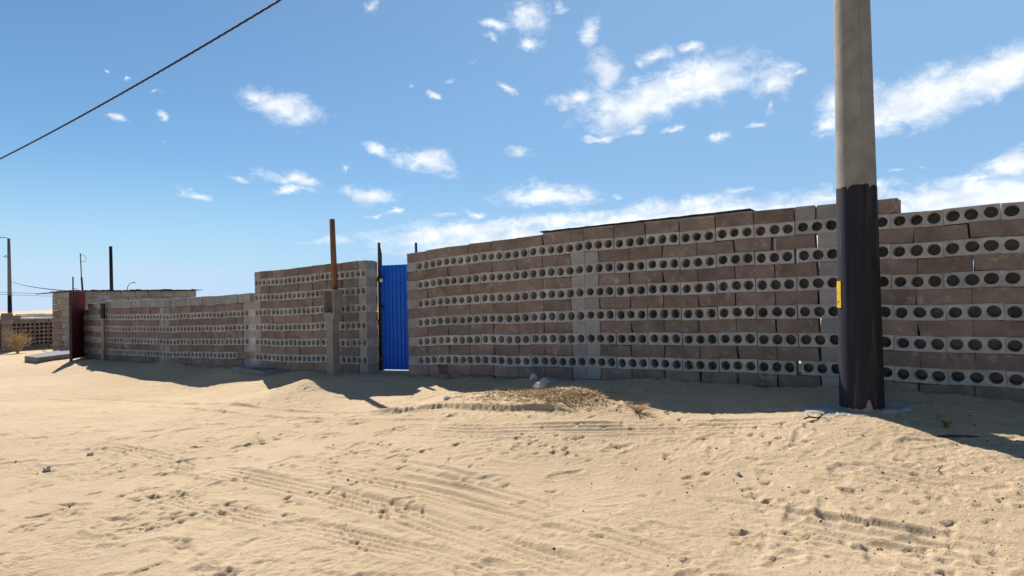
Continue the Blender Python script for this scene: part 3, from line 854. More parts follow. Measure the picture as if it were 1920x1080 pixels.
for hz_ in (.12, .46, .86): MB().box(-.01, .085, -.026, -.019, gt * hz_, gt * hz_ + .035, .002).tube([(.0, -.03, gt * hz_ - .02), (.0, -.03, gt * hz_ + .055)], .011, 8).build('hinge', M['rust'], gate)
sill = MB().box(-.05, GL + .05, -.12, .30, -.12, .03, .006).build('gate_sill', M['cement'], None, (G0.x, G0.y, gzb)); sill.rotation_euler = (0, 0, math.atan2(gd.y, gd.x))
tag(sill, 'pale concrete sill under the blue gate', 'sill')
# steel pipe standing behind the long wall's end
p = at(780, 470, W0.y + .5); pg = gz(p.x, p.y)
tag(MB().tube([(0, 0, -.1), (0, 0, at(780, 455, p.y).z - pg)], .022, 10).build('steel_pipe', M['dark_steel'], None, (p.x, p.y, pg), True), 'thin dark steel pipe standing behind the wall end right of the blue gate', 'pipe')
p = at(711.5, 600, A1.y + .40); q = at(710.5, 455, p.y); pg = gz(p.x, p.y)
tag(MB().tube([(0, 0, -.1), (q.x - p.x, 0, q.z - pg)], .024, 10).build('steel_pipe', M['dark_steel'], None, (p.x, p.y, pg), True), 'dark steel pipe rising above the wall jamb left of the blue gate', 'pipe')
# bulb on the jamb
c = at(703, 526, A1.y + .15)
j = Vector((A1.x, A1.y)) + dn * .28 + pd.d * .004
lamp = thing('wall_lamp', 'small bare white light bulb fixed to the wall jamb beside the blue gate', 'lamp', (j.x, j.y, c.z), pd.ang)
MB().tube([(-.004, 0, .06), (.02, 0, .06)], .03, 10).tube([(.02, 0, .06), (.045, 0, .055), (.05, 0, .035)], .014, 8).build('lamp_holder', M['black'], lamp, None, True)
MB().tube([(.05, 0, .036), (.05, 0, .02), (.05, 0, 0), (.05, 0, -.02), (.05, 0, -.032)], [.014, .022, .031, .026, .008], 12).build('bulb', M['white'], lamp, None, True)

# ------------------------------------------------------------------ meter pillar
mpz = Vector((A0.x, A0.y)).lerp(Vector((A1.x, A1.y)), .60) - dn * .42
r_ = ray(618, 640); o_ = Vector((A1.x, A1.y)) - dn * .40   # where the photo column meets a line 0.4 m before the wall
k_ = (o_.x * pd.d.y - o_.y * pd.d.x) / (r_.x * pd.d.y - r_.y * pd.d.x); mpz = Vector((r_.x * k_, r_.y * k_))
mg = gz(mpz.x, mpz.y)
mpil = thing('meter_pillar', 'slender concrete electricity meter pillar with an empty recessed box at its head', 'pillar', (mpz.x, mpz.y, mg), pd.ang)
hz1 = at(620, 543, mpz.y).z - mg; hz0 = at(620, 589, mpz.y).z - mg; tz = at(620, 606, mpz.y).z - mg
w, dpt = .14, .155; sw = .08
MB().box(-sw, sw, .0, dpt - .015, -.15, tz + .002, .005).build('shaft', M['concrete'], mpil)
tv = [(-sw, 0, tz), (sw, 0, tz), (sw, dpt - .015, tz), (-sw, dpt - .015, tz), (-w, -.012, hz0), (w, -.012, hz0), (w, dpt, hz0), (-w, dpt, hz0)]
mesh_obj('neck', tv, [(0, 1, 5, 4), (1, 2, 6, 5), (2, 3, 7, 6), (3, 0, 4, 7), (0, 3, 2, 1), (4, 5, 6, 7)], M['concrete'], mpil)
hb = MB(); fy = -.012; th = .026
hb.box(-w, -w + th, fy, dpt, hz0 + .001, hz1).box(w - th, w, fy, dpt, hz0 + .001, hz1).box(-w + th, w - th, fy, dpt, hz1 - th, hz1).box(-w + th, w - th, fy, dpt, hz0 + .001, hz0 + th).box(-w + th, w - th, dpt - .03, dpt, hz0 + th, hz1 - th)
hd = hb.build('meter_box', M['concrete'], mpil)
q = at(622, 411, mpz.y + .1)
pb0 = at(628, 545, mpz.y + .12)
rp = MB().tube([(pb0.x, mpz.y + .12, mg + hz1 - .012), (at(622.5, 411, mpz.y + .12).x, mpz.y + .12, at(622.5, 411, mpz.y + .12).z)], [.049, .044], 14)
rpo = rp.build('rusty_pipe', M['rust'], None, None, True)
tag(rpo, 'tall rusty brown pipe standing on top of the concrete meter pillar', 'pipe')

# concrete pads with meter box lids in front of the wall
def pad(pxs, thick, mat, name, label, cat, zoff=0.04):
    pts = [on_ground(x, y, .25) for x, y in pxs]
    z = max(p.z for p in pts) + zoff - .01
    cc = sum(pts, Vector()) / len(pts)
    v = [(p.x - cc.x, p.y - cc.y, 0) for p in pts] + [(p.x - cc.x, p.y - cc.y, -thick) for p in pts]
    n = len(pts)
    f = [list(range(n)), list(range(2 * n - 1, n - 1, -1))] + [(i, i + n, (i + 1) % n + n, (i + 1) % n) for i in range(n)]
    o = mesh_obj(name, v, f, M[mat], None, (cc.x, cc.y, z))
    bm = bmesh.new(); bm.from_mesh(o.data); bmesh.ops.recalc_face_normals(bm, faces=bm.faces); bm.to_mesh(o.data); bm.free()
    tag(o, label, cat)
    return o
pd_o = thing('meter_pad', 'pale concrete pad with two dark meter lids on the ground by the wall', 'pad', (0, 0, 0))
P4 = [on_ground(x, y, .22) for x, y in ((436, 699), (494, 706), (578, 691), (524, 685))]
cc = sum(P4, Vector()) / 4; zt = max(p.z for p in P4) + .015
pd_o.location = (cc.x, cc.y, zt)
v = [(p.x - cc.x, p.y - cc.y, 0) for p in P4] + [(p.x - cc.x, p.y - cc.y, -.22) for p in P4]
mesh_obj('slab', v, [(0, 1, 2, 3), (7, 6, 5, 4)] + [(i, i + 4, (i + 1) % 4 + 4, (i + 1) % 4) for i in range(4)], M['slab'], pd_o)
def quad_in(u0, u1, v0, v1, z, zz):
    def b(u_, w_): return (P4[0] * (1 - u_) * (1 - w_) + P4[1] * u_ * (1 - w_) + P4[2] * u_ * w_ + P4[3] * (1 - u_) * w_) - cc
    q4 = [b(u0, v0), b(u1, v0), b(u1, v1), b(u0, v1)]
    v = [(p.x, p.y, z) for p in q4] + [(p.x, p.y, zz) for p in q4]
    return v, [(0, 1, 2, 3), (7, 6, 5, 4)] + [(i, i + 4, (i + 1) % 4 + 4, (i + 1) % 4) for i in range(4)]
for (a_, b_, c_, d_) in ((.10, .42, .36, .88), (.58, .88, .30, .82)):
    v, f = quad_in(a_, b_, c_, d_, .006, -.02); mesh_obj('meter_lid', v, f, M['lid'], pd_o)

# ------------------------------------------------------------------ concrete utility pole
pb_ = on_ground(1616, 764, .42)
PX, PY = pb_.x, pb_.y
zc = at(1600, 352, PY).z
pole = thing('utility_pole', 'thick round concrete utility pole with its lower part painted black', 'pole', (PX, PY, gz(PX, PY)))
g0 = gz(PX, PY)
rb = 36.5 / FPX * PY * 1.0
top_h = 9.2
lean = (at(1597, 0, PY).x - at(1597 + 19.5, 765, PY).x) / (at(1597, 0, PY).z - at(1616, 765, PY).z)
def prad(h): return rb - .0080 * (h)
def pole_seg(z0, z1, extra, name, mat, nseg=40, steps=10, wav=False):
    v, f = [], []
    for i in range(steps + 1):
        h = z0 + (z1 - z0) * i / steps
        for k in range(nseg):
            a = 2 * math.pi * k / nseg
            hh = h
            if wav and i == steps: hh += .006 * math.sin(a * 3) + .004 * math.sin(a * 7 + 1)
            rr = prad(hh) + extra
            v.append((rr * math.cos(a) + lean * hh, rr * math.sin(a), hh))
    for i in range(steps):
        for k in range(nseg):
            a = i * nseg + k; b = i * nseg + (k + 1) % nseg
            f.append((a, b, b + nseg, a + nseg))
    f.append([steps * nseg + k for k in range(nseg)]); f.append(list(range(nseg))[::-1])
    return mesh_obj(name, v, f, M[mat], pole, None, True)
shaft = pole_seg(-.3, top_h, 0, 'shaft', 'concrete', steps=14)
def flat_caps(o):
    for p_ in o.data.polygons:
        if len(p_.vertices) > 4: p_.use_smooth = False
flat_caps(shaft)
# paint skin with a torn notch at the foot, so the bare concrete shows
v, f = [], []
ns = 72; st_ = 14; zt = zc - g0
rp_ = random.Random(4)
na = math.radians(258)
for i in range(st_ + 1):
    for k in range(ns):
        a = 2 * math.pi * k / ns
        low = .006 + .01 * math.sin(k * 1.7) * .5
        da = (a - na + math.pi) % (2 * math.pi) - math.pi
        notch = max(0, 1 - abs(da) / .15) ** .7 * .10
        lo = low + notch
        h = lo + (zt - lo) * i / st_
        if i == st_: h += .006 * math.sin(a * 3 + 1) + .004 * math.sin(a * 11) + rp_.uniform(-.006, .004) - (.03 if k % 13 == 4 else 0)
        rr = prad(h) + .0022
        v.append((rr * math.cos(a) + lean * h, rr * math.sin(a), h))
for i in range(st_):
    for k in range(ns):
        a = i * ns + k; b = i * ns + (k + 1) % ns
        f.append((a, b, b + ns, a + ns))
mesh_obj('painted_band', v, f, M['pole_paint'], pole, None, True)
# mould seams running up the shaft
for ang in (math.radians(262), math.radians(300)):
    for (h0, h1, mt_, ex_) in ((.2, zc - g0 - .01, 'pole_paint', .003), (zc - g0 + .01, top_h - .1, 'concrete', .0008)):
        pts = []
        for i in range(10):
            h = h0 + (h1 - h0) * i / 9; rr = prad(h) + ex_ - .002
            pts.append((rr * math.cos(ang) + lean * h, rr * math.sin(ang), h))
        MB().tube(pts, .0042, 5).build('mould_seam', M[mt_], pole, None, True)
# yellow plate bent round the side of the pole
yz1 = at(1577, 527, PY).z - g0; yz0 = at(1577, 577, PY).z - g0
vdir = math.atan2(PY, PX)            # direction from camera to pole
limb = vdir + math.pi / 2            # left limb as seen by the camera
sign = thing('plate_sign', 'small yellow plate with dark red marks strapped round the side of the utility pole', 'sign', (PX, PY, g0))
def patch(a0, a1, z0, z1, r0, r1, name, mat, parent, seg=8):
    v, f = [], []
    for rr in (r1, r0):
        for i in range(seg + 1):
            a = a0 + (a1 - a0) * i / seg
            for h in (z0, z1):
                r_ = prad(h) + rr
                v.append((r_ * math.cos(a) + lean * h, r_ * math.sin(a), h))
    n = (seg + 1) * 2
    for i in range(seg):
        j = i * 2
        f.append((j, j + 2, j + 3, j + 1)); f.append((n + j, n + j + 1, n + j + 3, n + j + 2))
        f.append((j + 1, j + 3, n + j + 3, n + j + 1)); f.append((j, n + j, n + j + 2, j + 2))
    f.append((0, 1, n + 1, n)); f.append((n - 2, 2 * n - 2, 2 * n - 1, n - 1))
    o = mesh_obj(name, v, f, M[mat], parent)
    bm = bmesh.new(); bm.from_mesh(o.data); bmesh.ops.recalc_face_normals(bm, faces=bm.faces); bm.to_mesh(o.data); bm.free()
    return o
aR = limb + .62; aL = limb - .5
plate = patch(aL, aR, yz0, yz1, .003, .007, 'plate', 'yellow', sign)
hgt = yz1 - yz0
patch(aR - .40, aR - .24, yz0 + hgt * .52, yz0 + hgt * .545, .0071, .0085, 'mark', 'mark', plate, 3)
patch(aR - .38, aR - .14, yz0 + hgt * .215, yz0 + hgt * .25, .0071, .0085, 'mark', 'mark', plate, 3)
patch(aR - .25, aR - .22, yz0 + hgt * .12, yz0 + hgt * .214, .0071, .0085, 'mark', 'mark', plate, 2)
patch(aR - .62, aR - .54, yz0 + hgt * .2, yz0 + hgt * .42, .0071, .0085, 'mark', 'white', plate, 2)
patch(aR - .62, aR - .30, yz0 + hgt * .33, yz0 + hgt * .355, .0071, .0085, 'mark', 'mark', plate, 3)
# spilt cement round the foot
R2 = random.Random(9)
ring = []; nn = 40
for k in range(nn):
    a = 2 * math.pi * k / nn
    ex = .50 + .10 * mnoise.noise(Vector((math.cos(a) * 1.6, math.sin(a) * 1.6, 3))) + R2.uniform(-.015, .015)
    ring.append((PX + ex * 1.02 * math.cos(a) - .0, PY + ex * .42 * math.sin(a) + .02))
v, f = [], []
levels = (0, .35, .5, .65, .8, .93, 1.0)
for L_ in levels[1:]:
    for (x, y) in ring:
        xx = PX + (x - PX) * L_; yy = PY + (y - PY) * L_
        v.append((xx - PX, yy - PY, gz(xx, yy) + (.006 if L_ < .95 else -.02) + .014 * mnoise.noise(Vector((xx * 6, yy * 6, 1))) + .004 * mnoise.noise(Vector((xx * 19, yy * 19, 1))) - g0))
c0 = len(v); v.append((0, 0, .03))
for i in range(len(levels) - 2):
    for k in range(nn):
        f.append((i * nn + k, i * nn + (k + 1) % nn, (i + 1) * nn + (k + 1) % nn, (i + 1) * nn + k)[::-1])
for k in range(nn): f.append((c0, k, (k + 1) % nn))
cem = mesh_obj('cement_patch', v, f, M['cement'], None, (PX, PY, g0), True)
tag(cem, 'pale spilt cement patch on the sand round the utility pole foot', 'cement patch')

# service cable crossing high over the road, beyond both sides of the view
k0 = at(525, 0, 5.0); k1 = at(0, 298, 8.4)
dirc = (k1 - k0)
cpts = []
for i in range(90):
    t = -2.2 + 4.6 * i / 89
    q = k0 + dirc * t
    q.z += .16 * (t * t - t)          # sag through the two photo points
    cpts.append(q)
cab = MB()
for ph in (0, 2.094, 4.188):
    tw = []
    for i in range(89 * 6 + 1):
        a, b = divmod(i, 6); 
        q = cpts[a].lerp(cpts[min(a + 1, 89)], b / 6)
        t = (cpts[min(a + 1, 89)] - cpts[max(a - 1, 0)]).normalized(); s_ = t.cross(Vector((0, 0, 1))).normalized(); w_ = s_.cross(t)
        an = ph + i * 1.05
        tw.append(q + (s_ * math.cos(an) + w_ * math.sin(an)) * .0052)
    cab.tube(tw, .0058, 5)
tag(cab.build('overhead_cable', M['cable'], None, None, True), 'thick black twisted overhead cable sloping across the sky', 'cable')

# ------------------------------------------------------------------ shed roof behind the long wall
q0 = at(1018, 436.5, W1.y + 1.7); q1 = at(1402, 395.5, W2.y + 1.3)
sd_ = Vector((q1.x - q0.x, q1.y - q0.y)); SL = sd_.length; sa = math.atan2(sd_.y, sd_.x)
sg = gz(q0.x, q0.y)
shed = thing('shed', 'flat-roofed grey shed showing its roof edge above the long block wall', 'shed', (q0.x, q0.y, sg), sa)
hh = q0.z - sg; sl = (q1.z - q0.z) / SL
mesh_obj('shed_wall', [(0, 0, -.1), (SL, 0, -.1), (SL, 1.6, -.1), (0, 1.6, -.1), (0, 0, hh), (SL, 0, hh + sl * SL), (SL, 1.6, hh + sl * SL - .06), (0, 1.6, hh - .06)],
         [(0, 1, 5, 4), (1, 2, 6, 5), (2, 3, 7, 6), (3, 0, 4, 7), (4, 5, 6, 7)], M['pale_block'], shed)
rv, rf = [], []; nst = 60
for i in range(nst + 1):
    x = -.02 + (SL + .06) * i / nst
    e_ = .007 * mnoise.noise(Vector((x * 7, 0, 0))) + .006 * mnoise.noise(Vector((x * 23, 4, 0)))
    z = hh + sl * x + .004 + e_
    rv += [(x, -.05 + e_, z), (x, -.05 + e_, z + .016), (x, 1.7, z + .016 - .06), (x, 1.7, z - .06)]
for i in range(nst):
    for k in range(4):
        rf.append((i * 4 + k, i * 4 + (k + 1) % 4, i * 4 + 4 + (k + 1) % 4, i * 4 + 4 + k)[::-1])
rf.append((0, 1, 2, 3)); rf.append(tuple(nst * 4 + k for k in (3, 2, 1, 0)))
mesh_obj('roof_sheet', rv, rf, M['roof'], shed)

# ------------------------------------------------------------------ left background: hut, red door, slab, post, far wall
def thin_post():
    p = at(193, 600, B0.y - .12); g = gz(p.x, p.y)
    t = thing('fence_post', 'thin pale post with a dark upper half at the end of the low wall', 'post', (p.x, p.y, g))
    zt_ = at(193, 569, p.y).z - g; zm = at(193, 597, p.y).z - g
    MB().box(-.032, .032, -.03, .03, -.15, zm, .004).build('lower_post', M['wood'], t)
    MB().box(-.042, .042, -.035, .035, zm + .001, zt_, .004).build('upper_post', M['dark_steel'], t)
thin_post()
# red door leaf standing open beside the hut
rd = at(147, 640, C0.y - .45); rg = gz(rd.x, rd.y)
door = thing('red_door', 'dark red metal door leaf standing ajar in front of the grey hut', 'door', (rd.x, rd.y, rg), math.radians(106))
dh = at(148, 546, rd.y).z - rg
MB().box(-.42, .42, -.02, .02, .04, dh, .004).build('leaf', M['red'], door)
MB().box(-.46, -.42, -.03, .03, -.1, dh + .02, .003).build('door_post', M['dark_steel'], door)
MB().box(.30, .36, -.05, -.02, dh * .48, dh * .48 + .1, .003).build('handle', M['black'], door)
for zz in (.25, dh - .3): MB().box(-.47, -.41, -.035, -.02, zz, zz + .08).build('hinge', M['dark_steel'], door)
# hut of grey blocks
H0 = at(145, 560, 19.0); H1 = at(368, 548, 21.5); H2 = at(98, 560, 20.2)
hg = gz(H0.x, H0.y)
hut = thing('block_hut', 'small grey block hut with a ragged dark roof edge behind the low wall', 'hut', (H0.x, H0.y, hg))
htop = at(250, 546, (H0.y + H1.y) / 2).z - hg
HB = [solid_mesh('hut_block', .392, .196, .14, 'hut_block', 70 + k) for k in range(3)]
HBB = [solid_mesh('hut_block', .392, .196, .14, 'brown_block', 75 + k) for k in range(2)]
HBP = solid_mesh('hut_block', .19, .196, .14, 'pale_block', 79)
def hut_face(a, b, off0):
    d = Vector((b.x - a.x, b.y - a.y)); L = d.length; d = d / L; ang = math.atan2(d.y, d.x)
    nR = int(math.ceil((htop + .1) / .2))
    for r in range(nR):
        u = -.2 if (r + off0) % 2 else .0
        z = htop - .1 - .2 * r
        u += .2
        while u - .2 < L - .05:
            me = HB[rng.randrange(3)]
            if off0 and L < 3 and u < .9 and r >= 3: me = HBB[rng.randrange(2)]
            lo_, hi_ = max(0.0, u - .2), min(L, u + .2)
            if hi_ - lo_ > .06:
                c_ = (lo_ + hi_) / 2
                o = link('hut_block', me, None, hut, (a.x + d.x * c_ - H0.x, a.y + d.y * c_ - H0.y, z)); o.rotation_euler = (0, 0, ang); o.scale = ((hi_ - lo_) / .4, 1, 1)
            u += .4
    return ang, L
ang1, L1 = hut_face(H0, H1, 0)
d2 = Vector((H2.x - H0.x, H2.y - H0.y)); L2 = d2.length
hut_face(H2, H0, 1)
bk = Vector((H1.x - H0.x, H1.y - H0.y)); far = H2 + Vector((bk.x, bk.y, 0))
core = [Vector((H0.x, H0.y)), Vector((H1.x, H1.y)), Vector((far.x, far.y)), Vector((H2.x, H2.y))]
cm = sum(core, Vector((0, 0))) / 4
ins = [(c_ - cm) * .93 + cm - Vector((H0.x, H0.y)) for c_ in core]
mesh_obj('inner_wall', [(c_.x, c_.y, -.2) for c_ in ins] + [(c_.x, c_.y, htop - .02) for c_ in ins], [(0, 1, 5, 4), (1, 2, 6, 5), (2, 3, 7, 6), (3, 0, 4, 7), (4, 5, 6, 7)], M['hut_block'], hut)
rv, rf = [], []; nst = 40
outl = []
for s0_, s1_ in ((0, 1), (1, 2), (2, 3), (3, 0)):
    a_, b_ = (core[s0_] - cm) * 1.035 + cm, (core[s1_] - cm) * 1.035 + cm
    for i in range(nst):
        p = a_.lerp(b_, i / nst); outl.append(p)
for p in outl:
    e_ = .03 * mnoise.noise(Vector((p.x * 3, p.y * 3, 0))) + .03 * mnoise.noise(Vector((p.x * 9, p.y * 9, 5)))
    rv.append((p.x - H0.x, p.y - H0.y, htop + .004)); rv.append((p.x - H0.x, p.y - H0.y, htop + .045 + e_))
n_ = len(outl)
for i in range(n_): rf.append((2 * i, 2 * ((i + 1) % n_), 2 * ((i + 1) % n_) + 1, 2 * i + 1))
rf.append([2 * i + 1 for i in range(n_)]); rf.append([2 * i for i in range(n_)][::-1])
mesh_obj('roof', rv, rf, M['roof'], hut)
MB().tube([(H2.x - H0.x + .1, H2.y - H0.y, htop + .02), (H2.x - H0.x - .48, H2.y - H0.y - .1, htop - .03)], .02, 6).build('roof_pole', M['wood'], hut)
MB().tube([(H1.x - H0.x - .2, H1.y - H0.y, htop + .02), (H1.x - H0.x + .18, H1.y - H0.y + .1, htop + .03)], .015, 6).build('roof_pole', M['wood'], hut)
# tv aerial and mast on the hut
def aerial():
    p = at(155, 540, 19.9); 
    t = thing('tv_aerial', 'thin bent television aerial standing on the hut roof', 'aerial', (p.x, p.y, hg + htop))
    zt_ = at(151, 475, 19.9).z - hg - htop; zm = at(152, 520, 19.9).z - hg - htop
    xt = at(150.5, 475, 19.9).x - p.x
    MB().tube([(0, 0, 0), (xt * .5, 0, zm)], .028, 6).build('mast', M['dark_steel'], t)
    MB().tube([(xt * .5, 0, zm - .05), (xt, 0, zt_)], .015, 6).build('rod', M['dark_steel'], t)
    lp_ = [(xt, 0, zt_ - .02), (xt + .10, 0, zt_ - .06), (xt + .19, 0, zt_ - .14), (xt + .2, 0, zt_ - .2)]
    MB().tube(lp_, .007, 5).tube([(xt, 0, zt_ - .28), (xt + .15, 0, zt_ - .28), (xt + .2, 0, zt_ - .25)], .007, 5).build('loop', M['dark_steel'], t)
    p = at(137, 548, 19.6)
    t = thing('mast', 'short thin mast with a side arm above the red door', 'mast', (p.x, p.y, hg + htop - .2))
    zt_ = at(136.5, 519, 19.6).z - hg - htop + .2
    MB().tube([(0, 0, 0), (0, 0, zt_)], .02, 6).build('rod', M['dark_steel'], t)
    MB().tube([(0, 0, zt_ * .45), (.12, 0, zt_ * .45)], .008, 5).build('arm', M['dark_steel'], t)
aerial()
# entrance slab
e0 = march(60, 679); ez = gz(e0.x, e0.y) + .16
q4 = [at_z(x, y, ez) for x, y in ((46, 667.5), (70, 670.5), (152, 660.5), (122, 654.5))]
cc = sum(q4, Vector()) / 4
v = [(p.x - cc.x, p.y - cc.y, 0) for p in q4] + [(p.x - cc.x, p.y - cc.y, -.45) for p in q4]
stp = mesh_obj('entrance_slab', v, [(0, 1, 2, 3), (7, 6, 5, 4)] + [(i, i + 4, (i + 1) % 4 + 4, (i + 1) % 4) for i in range(4)], M['slab'], None, (cc.x, cc.y, ez))
tag(stp, 'thick grey concrete entrance slab in front of the hut', 'slab')
# far low wall of pierced blocks
D0 = at(24, 625, 21.8); D1 = at(118, 625, 23.2); D00 = at(-130, 625, 20.6)
def far_wall():
    g = gz(D0.x, D0.y)
    t = thing('block_wall', 'ragged far wall of pierced blocks behind the dry shrub', 'wall', (D00.x, D00.y, g), 0, 'block walls along the sand road')
    d = Vector((D1.x - D00.x, D1.y - D00.y)); L = d.length; d = d / L; ang = math.atan2(d.y, d.x)
    n = int(L / .404)
    tz_ = at(60, 596, 22.2).z - g
    rows = int(tz_ / RP) + 1
    for r in range(-1, rows):
        for k in range(n):
            u = .2 + .404 * k
            top_gap = (r == rows - 1 and rng.random() < .55) or (r == rows - 2 and rng.random() < .12)
            if top_gap: continue
            me = HOLLOWB[rng.randrange(3)] if 1 <= r <= rows - 3 else SOLID[rng.randrange(12)]
            o = link('hollow_block' if me in HOLLOWB else 'solid_block', me, None, t, (d.x * u, d.y * u, .07 + r * RP)); o.rotation_euler = (0, 0, ang)
    p = at(13.5, 625, 21.2); pg = gz(p.x, p.y)
    h = at(13, 594, 21.2).z - pg
    t = thing('gate_pier', 'brown square pier of stacked blocks in the far ragged wall', 'pier', (p.x, p.y, pg), ang)
    for r in range(int(h / .2) + 1):
        o = link('pier_block', HBB[r % 2], None, t, (0, -.1, .08 + .2 * r)); o.scale = (.8, 1.6, 1)
far_wall()
# dry shrub
def shrub():
    p = on_ground(33, 655, 0.1); p = at(33, 655, p.y if p.y < 20.5 else 20.5); p.z = gz(p.x, p.y)
    t = thing('dry_shrub', 'straw coloured dry leafless shrub in front of the far wall', 'shrub', (p.x, p.y, p.z))
    b = MB(); r_ = random.Random(3)
    for k in range(150):
        a = r_.uniform(0, 6.28); sp_ = r_.uniform(.1, .5); h = r_.uniform(.3, .85)
        pts = [(0, 0, -.03), (math.cos(a) * sp_ * .3, math.sin(a) * sp_ * .3, h * .5), (math.cos(a) * sp_, math.sin(a) * sp_, h)]
        b.tube(pts, [.007, .006, .003], 4, False)
        for j in range(2):
            q = Vector(pts[1]).lerp(Vector(pts[2]), r_.uniform(0, .8)); b.tube([q, q + Vector((r_.uniform(-.16, .16), r_.uniform(-.16, .16), r_.uniform(0, .16)))], [.004, .002], 3, False)
    b.build('twigs', M['straw'], t)
shrub()

# distant poles
def far_pole():
    p = at(19, 590, 58); g = gz(p.x, p.y)
    t = thing('street_pole', 'tall dark street pole with a lamp arm beyond the far wall', 'pole', (p.x, p.y, g))
    h = at(17, 447, 58).z - g; xt = at(16.5, 447, 58).x - p.x
    s = MB().tube([(0, 0, -.3), (xt * .4, 0, h * .4)], [.19, .175], 10).build('lower_shaft', M['pole_paint'], t, None, True)
    MB().tube([(xt * .4, 0, h * .4), (xt, 0, h)], [.172, .12], 10).build('upper_shaft', M['lid'], t, None, True)
    MB().tube([(xt, 0, h - .05), (xt - .3, 0, h + .1), (xt - 1.2, 0, h + .12)], .035, 6).build('lamp_arm', M['dark_steel'], t)
    MB().box(xt - 1.7, xt - 1.15, -.1, .1, h + .06, h + .16, .02).build('lamp_head', M['dark_steel'], t)
    zl = at(12, 481, 58).z - g
    MB().tube([(xt * .8, 0, zl + .1), (xt * .8 - .3, 0, zl + .12), (xt * .8 - .5, 0, zl)], .03, 6).build('bracket', M['dark_steel'], t)
    MB().tube([(xt * .8 - .32, 0, zl + .06), (xt * .8 - .32, 0, zl - .02), (xt * .8 - .32, 0, zl - .14)], [.08, .3, .1], 10).build('lamp_bowl', M['white'], t, None, True)
    p = at(210, 545, 44); g = gz(p.x, p.y)
    t = thing('utility_pole', 'plain dark pole standing behind the grey hut roof', 'pole', (p.x, p.y, g))
    h = at(207.5, 463, 44).z - g; xt = at(207.5, 463, 44).x - p.x
    MB().tube([(0, 0, -.3), (xt, 0, h)], [.13, .11], 10).build('shaft', M['pole_paint'], t, None, True)
    MB().tube([(xt, 0, h), (xt, 0, h + .04)], [.125, .12], 10).build('cap', M['black'], t)
    p = at(239, 545, 90); g = gz(p.x, p.y)
    t = thing('street_lamp', 'slim distant street lamp with a curved arm above the hut roof', 'street lamp', (p.x, p.y, g))
    h = at(239, 540, 90).z - g
    hh_ = at(246, 530.5, 90).z - g; x2 = at(252, 531, 90).x - p.x
    MB().tube([(0, 0, -.2), (0, 0, h), (.12 * x2, 0, h + (hh_ - h) * .5), (.5 * x2, 0, hh_), (x2 * .85, 0, hh_ + .05)], [.07, .06, .05, .045, .04], 6).build('lamp_post', M['lid'], t)
    MB().box(x2 * .75, x2 * 1.1, -.12, .12, hh_ - .02, hh_ + .1, .02).build('lamp_head', M['lid'], t)
far_pole()
def wire(a, b, sag, rad, label):
    pts = [a.lerp(b, i / 20) - Vector((0, 0, sag * 4 * (i / 20) * (1 - i / 20))) for i in range(21)]
    tag(MB().tube(pts, rad, 5).build('wire', M['cable'], None, None, True), label, 'wire', 'thin wires by the street pole')
wire(at(20, 527.5, 58), at(132, 546, 20.4), .12, .02, 'thin wire running down from the street pole to the hut')
wire(at(-80, 544, 70), at(330, 556, 75), .15, .022, 'upper of two thin level wires passing behind the street pole')
wire(at(-80, 548, 70), at(330, 560, 75), .15, .022, 'lower of two thin level wires passing behind the street pole')

# distant settlement beyond the far wall
def settlement():
    r_ = random.Random(21)
    for k in range(13):
        px = -6 + k * 9 + r_.uniform(-4, 4); D = r_.uniform(150, 380)
        p = at(px, 584, D); g = gz(p.x, p.y)
        w_, dp, h = r_.uniform(3, 7), r_.uniform(4, 7), r_.uniform(2.4, 3.6)
        t = thing('far_house', 'small pale flat-roofed house in the distant settlement beyond the far wall', 'house', (p.x, p.y, g), r_.uniform(-.4, .4), 'houses of the distant settlement')
        MB().box(-w_ / 2, w_ / 2, 0, dp, -.5, h).build('wall', M['house'], t)
        MB().box(-w_ / 2 - .1, w_ / 2 + .1, -.1, dp + .1, h + .003, h + .25).build('roof', M['house'], t)
        MB().box(-.9, 0, -.06, -.003, 0, 2.0).build('door', M['house_dark'], t)
        MB().box(w_ * .18, w_ * .18 + 1.0, -.06, -.003, 1.0, 2.0).build('window', M['house_dark'], t)
settlement()

# ------------------------------------------------------------------ small things on the sand
def rock(px, py, size, label, seed, z=.4, sx=1.0):
    p = on_ground(px, py, z); r_ = random.Random(seed)
    bm = bmesh.new(); bmesh.ops.create_icosphere(bm, subdivisions=3, radius=1)
    for q in bm.verts:
        n = mnoise.noise(q.co * 1.3 + Vector((seed, 0, 0))) * .45 + mnoise.noise(q.co * 3.1 + Vector((0, seed, 0))) * .16
        q.co = q.co * (1 + n)
        q.co.x *= sx; q.co.z *= .75
    me = bpy.data.meshes.new('rock'); bm.to_mesh(me); bm.free()
    o = link('rock', me, M['rock'], None, (p.x, p.y, p.z + size * .45)); o.scale = (size,) * 3; o.rotation_euler = (0, 0, r_.uniform(0, 6))
    tag(o, label, 'rock')
rock(1012, 731, .075, 'whitish rock lying in the sun at the edge of the straw heap', 2)
rock(1001, 714, .06, 'pale upright rock in the shade behind the straw heap', 5, .4, .6)
rock(1022, 722, .06, 'bluish grey rock in the shade touching the whitish rock', 8)
for i, (x, y, s_, l) in enumerate([(88, 587 + 294, .03, 'small pale stone on the open sand beside faint wheel tracks'), (170, 854, .028, 'tiny whitish stone half buried in open sand'), (1383, 892, .02, 'tiny white pebble beside scattered dark crumbs'), (838, 754, .035, 'dark flat stone lying on the sand before the ledge')]):
    rock(x, y, s_, l, 30 + i, .1)

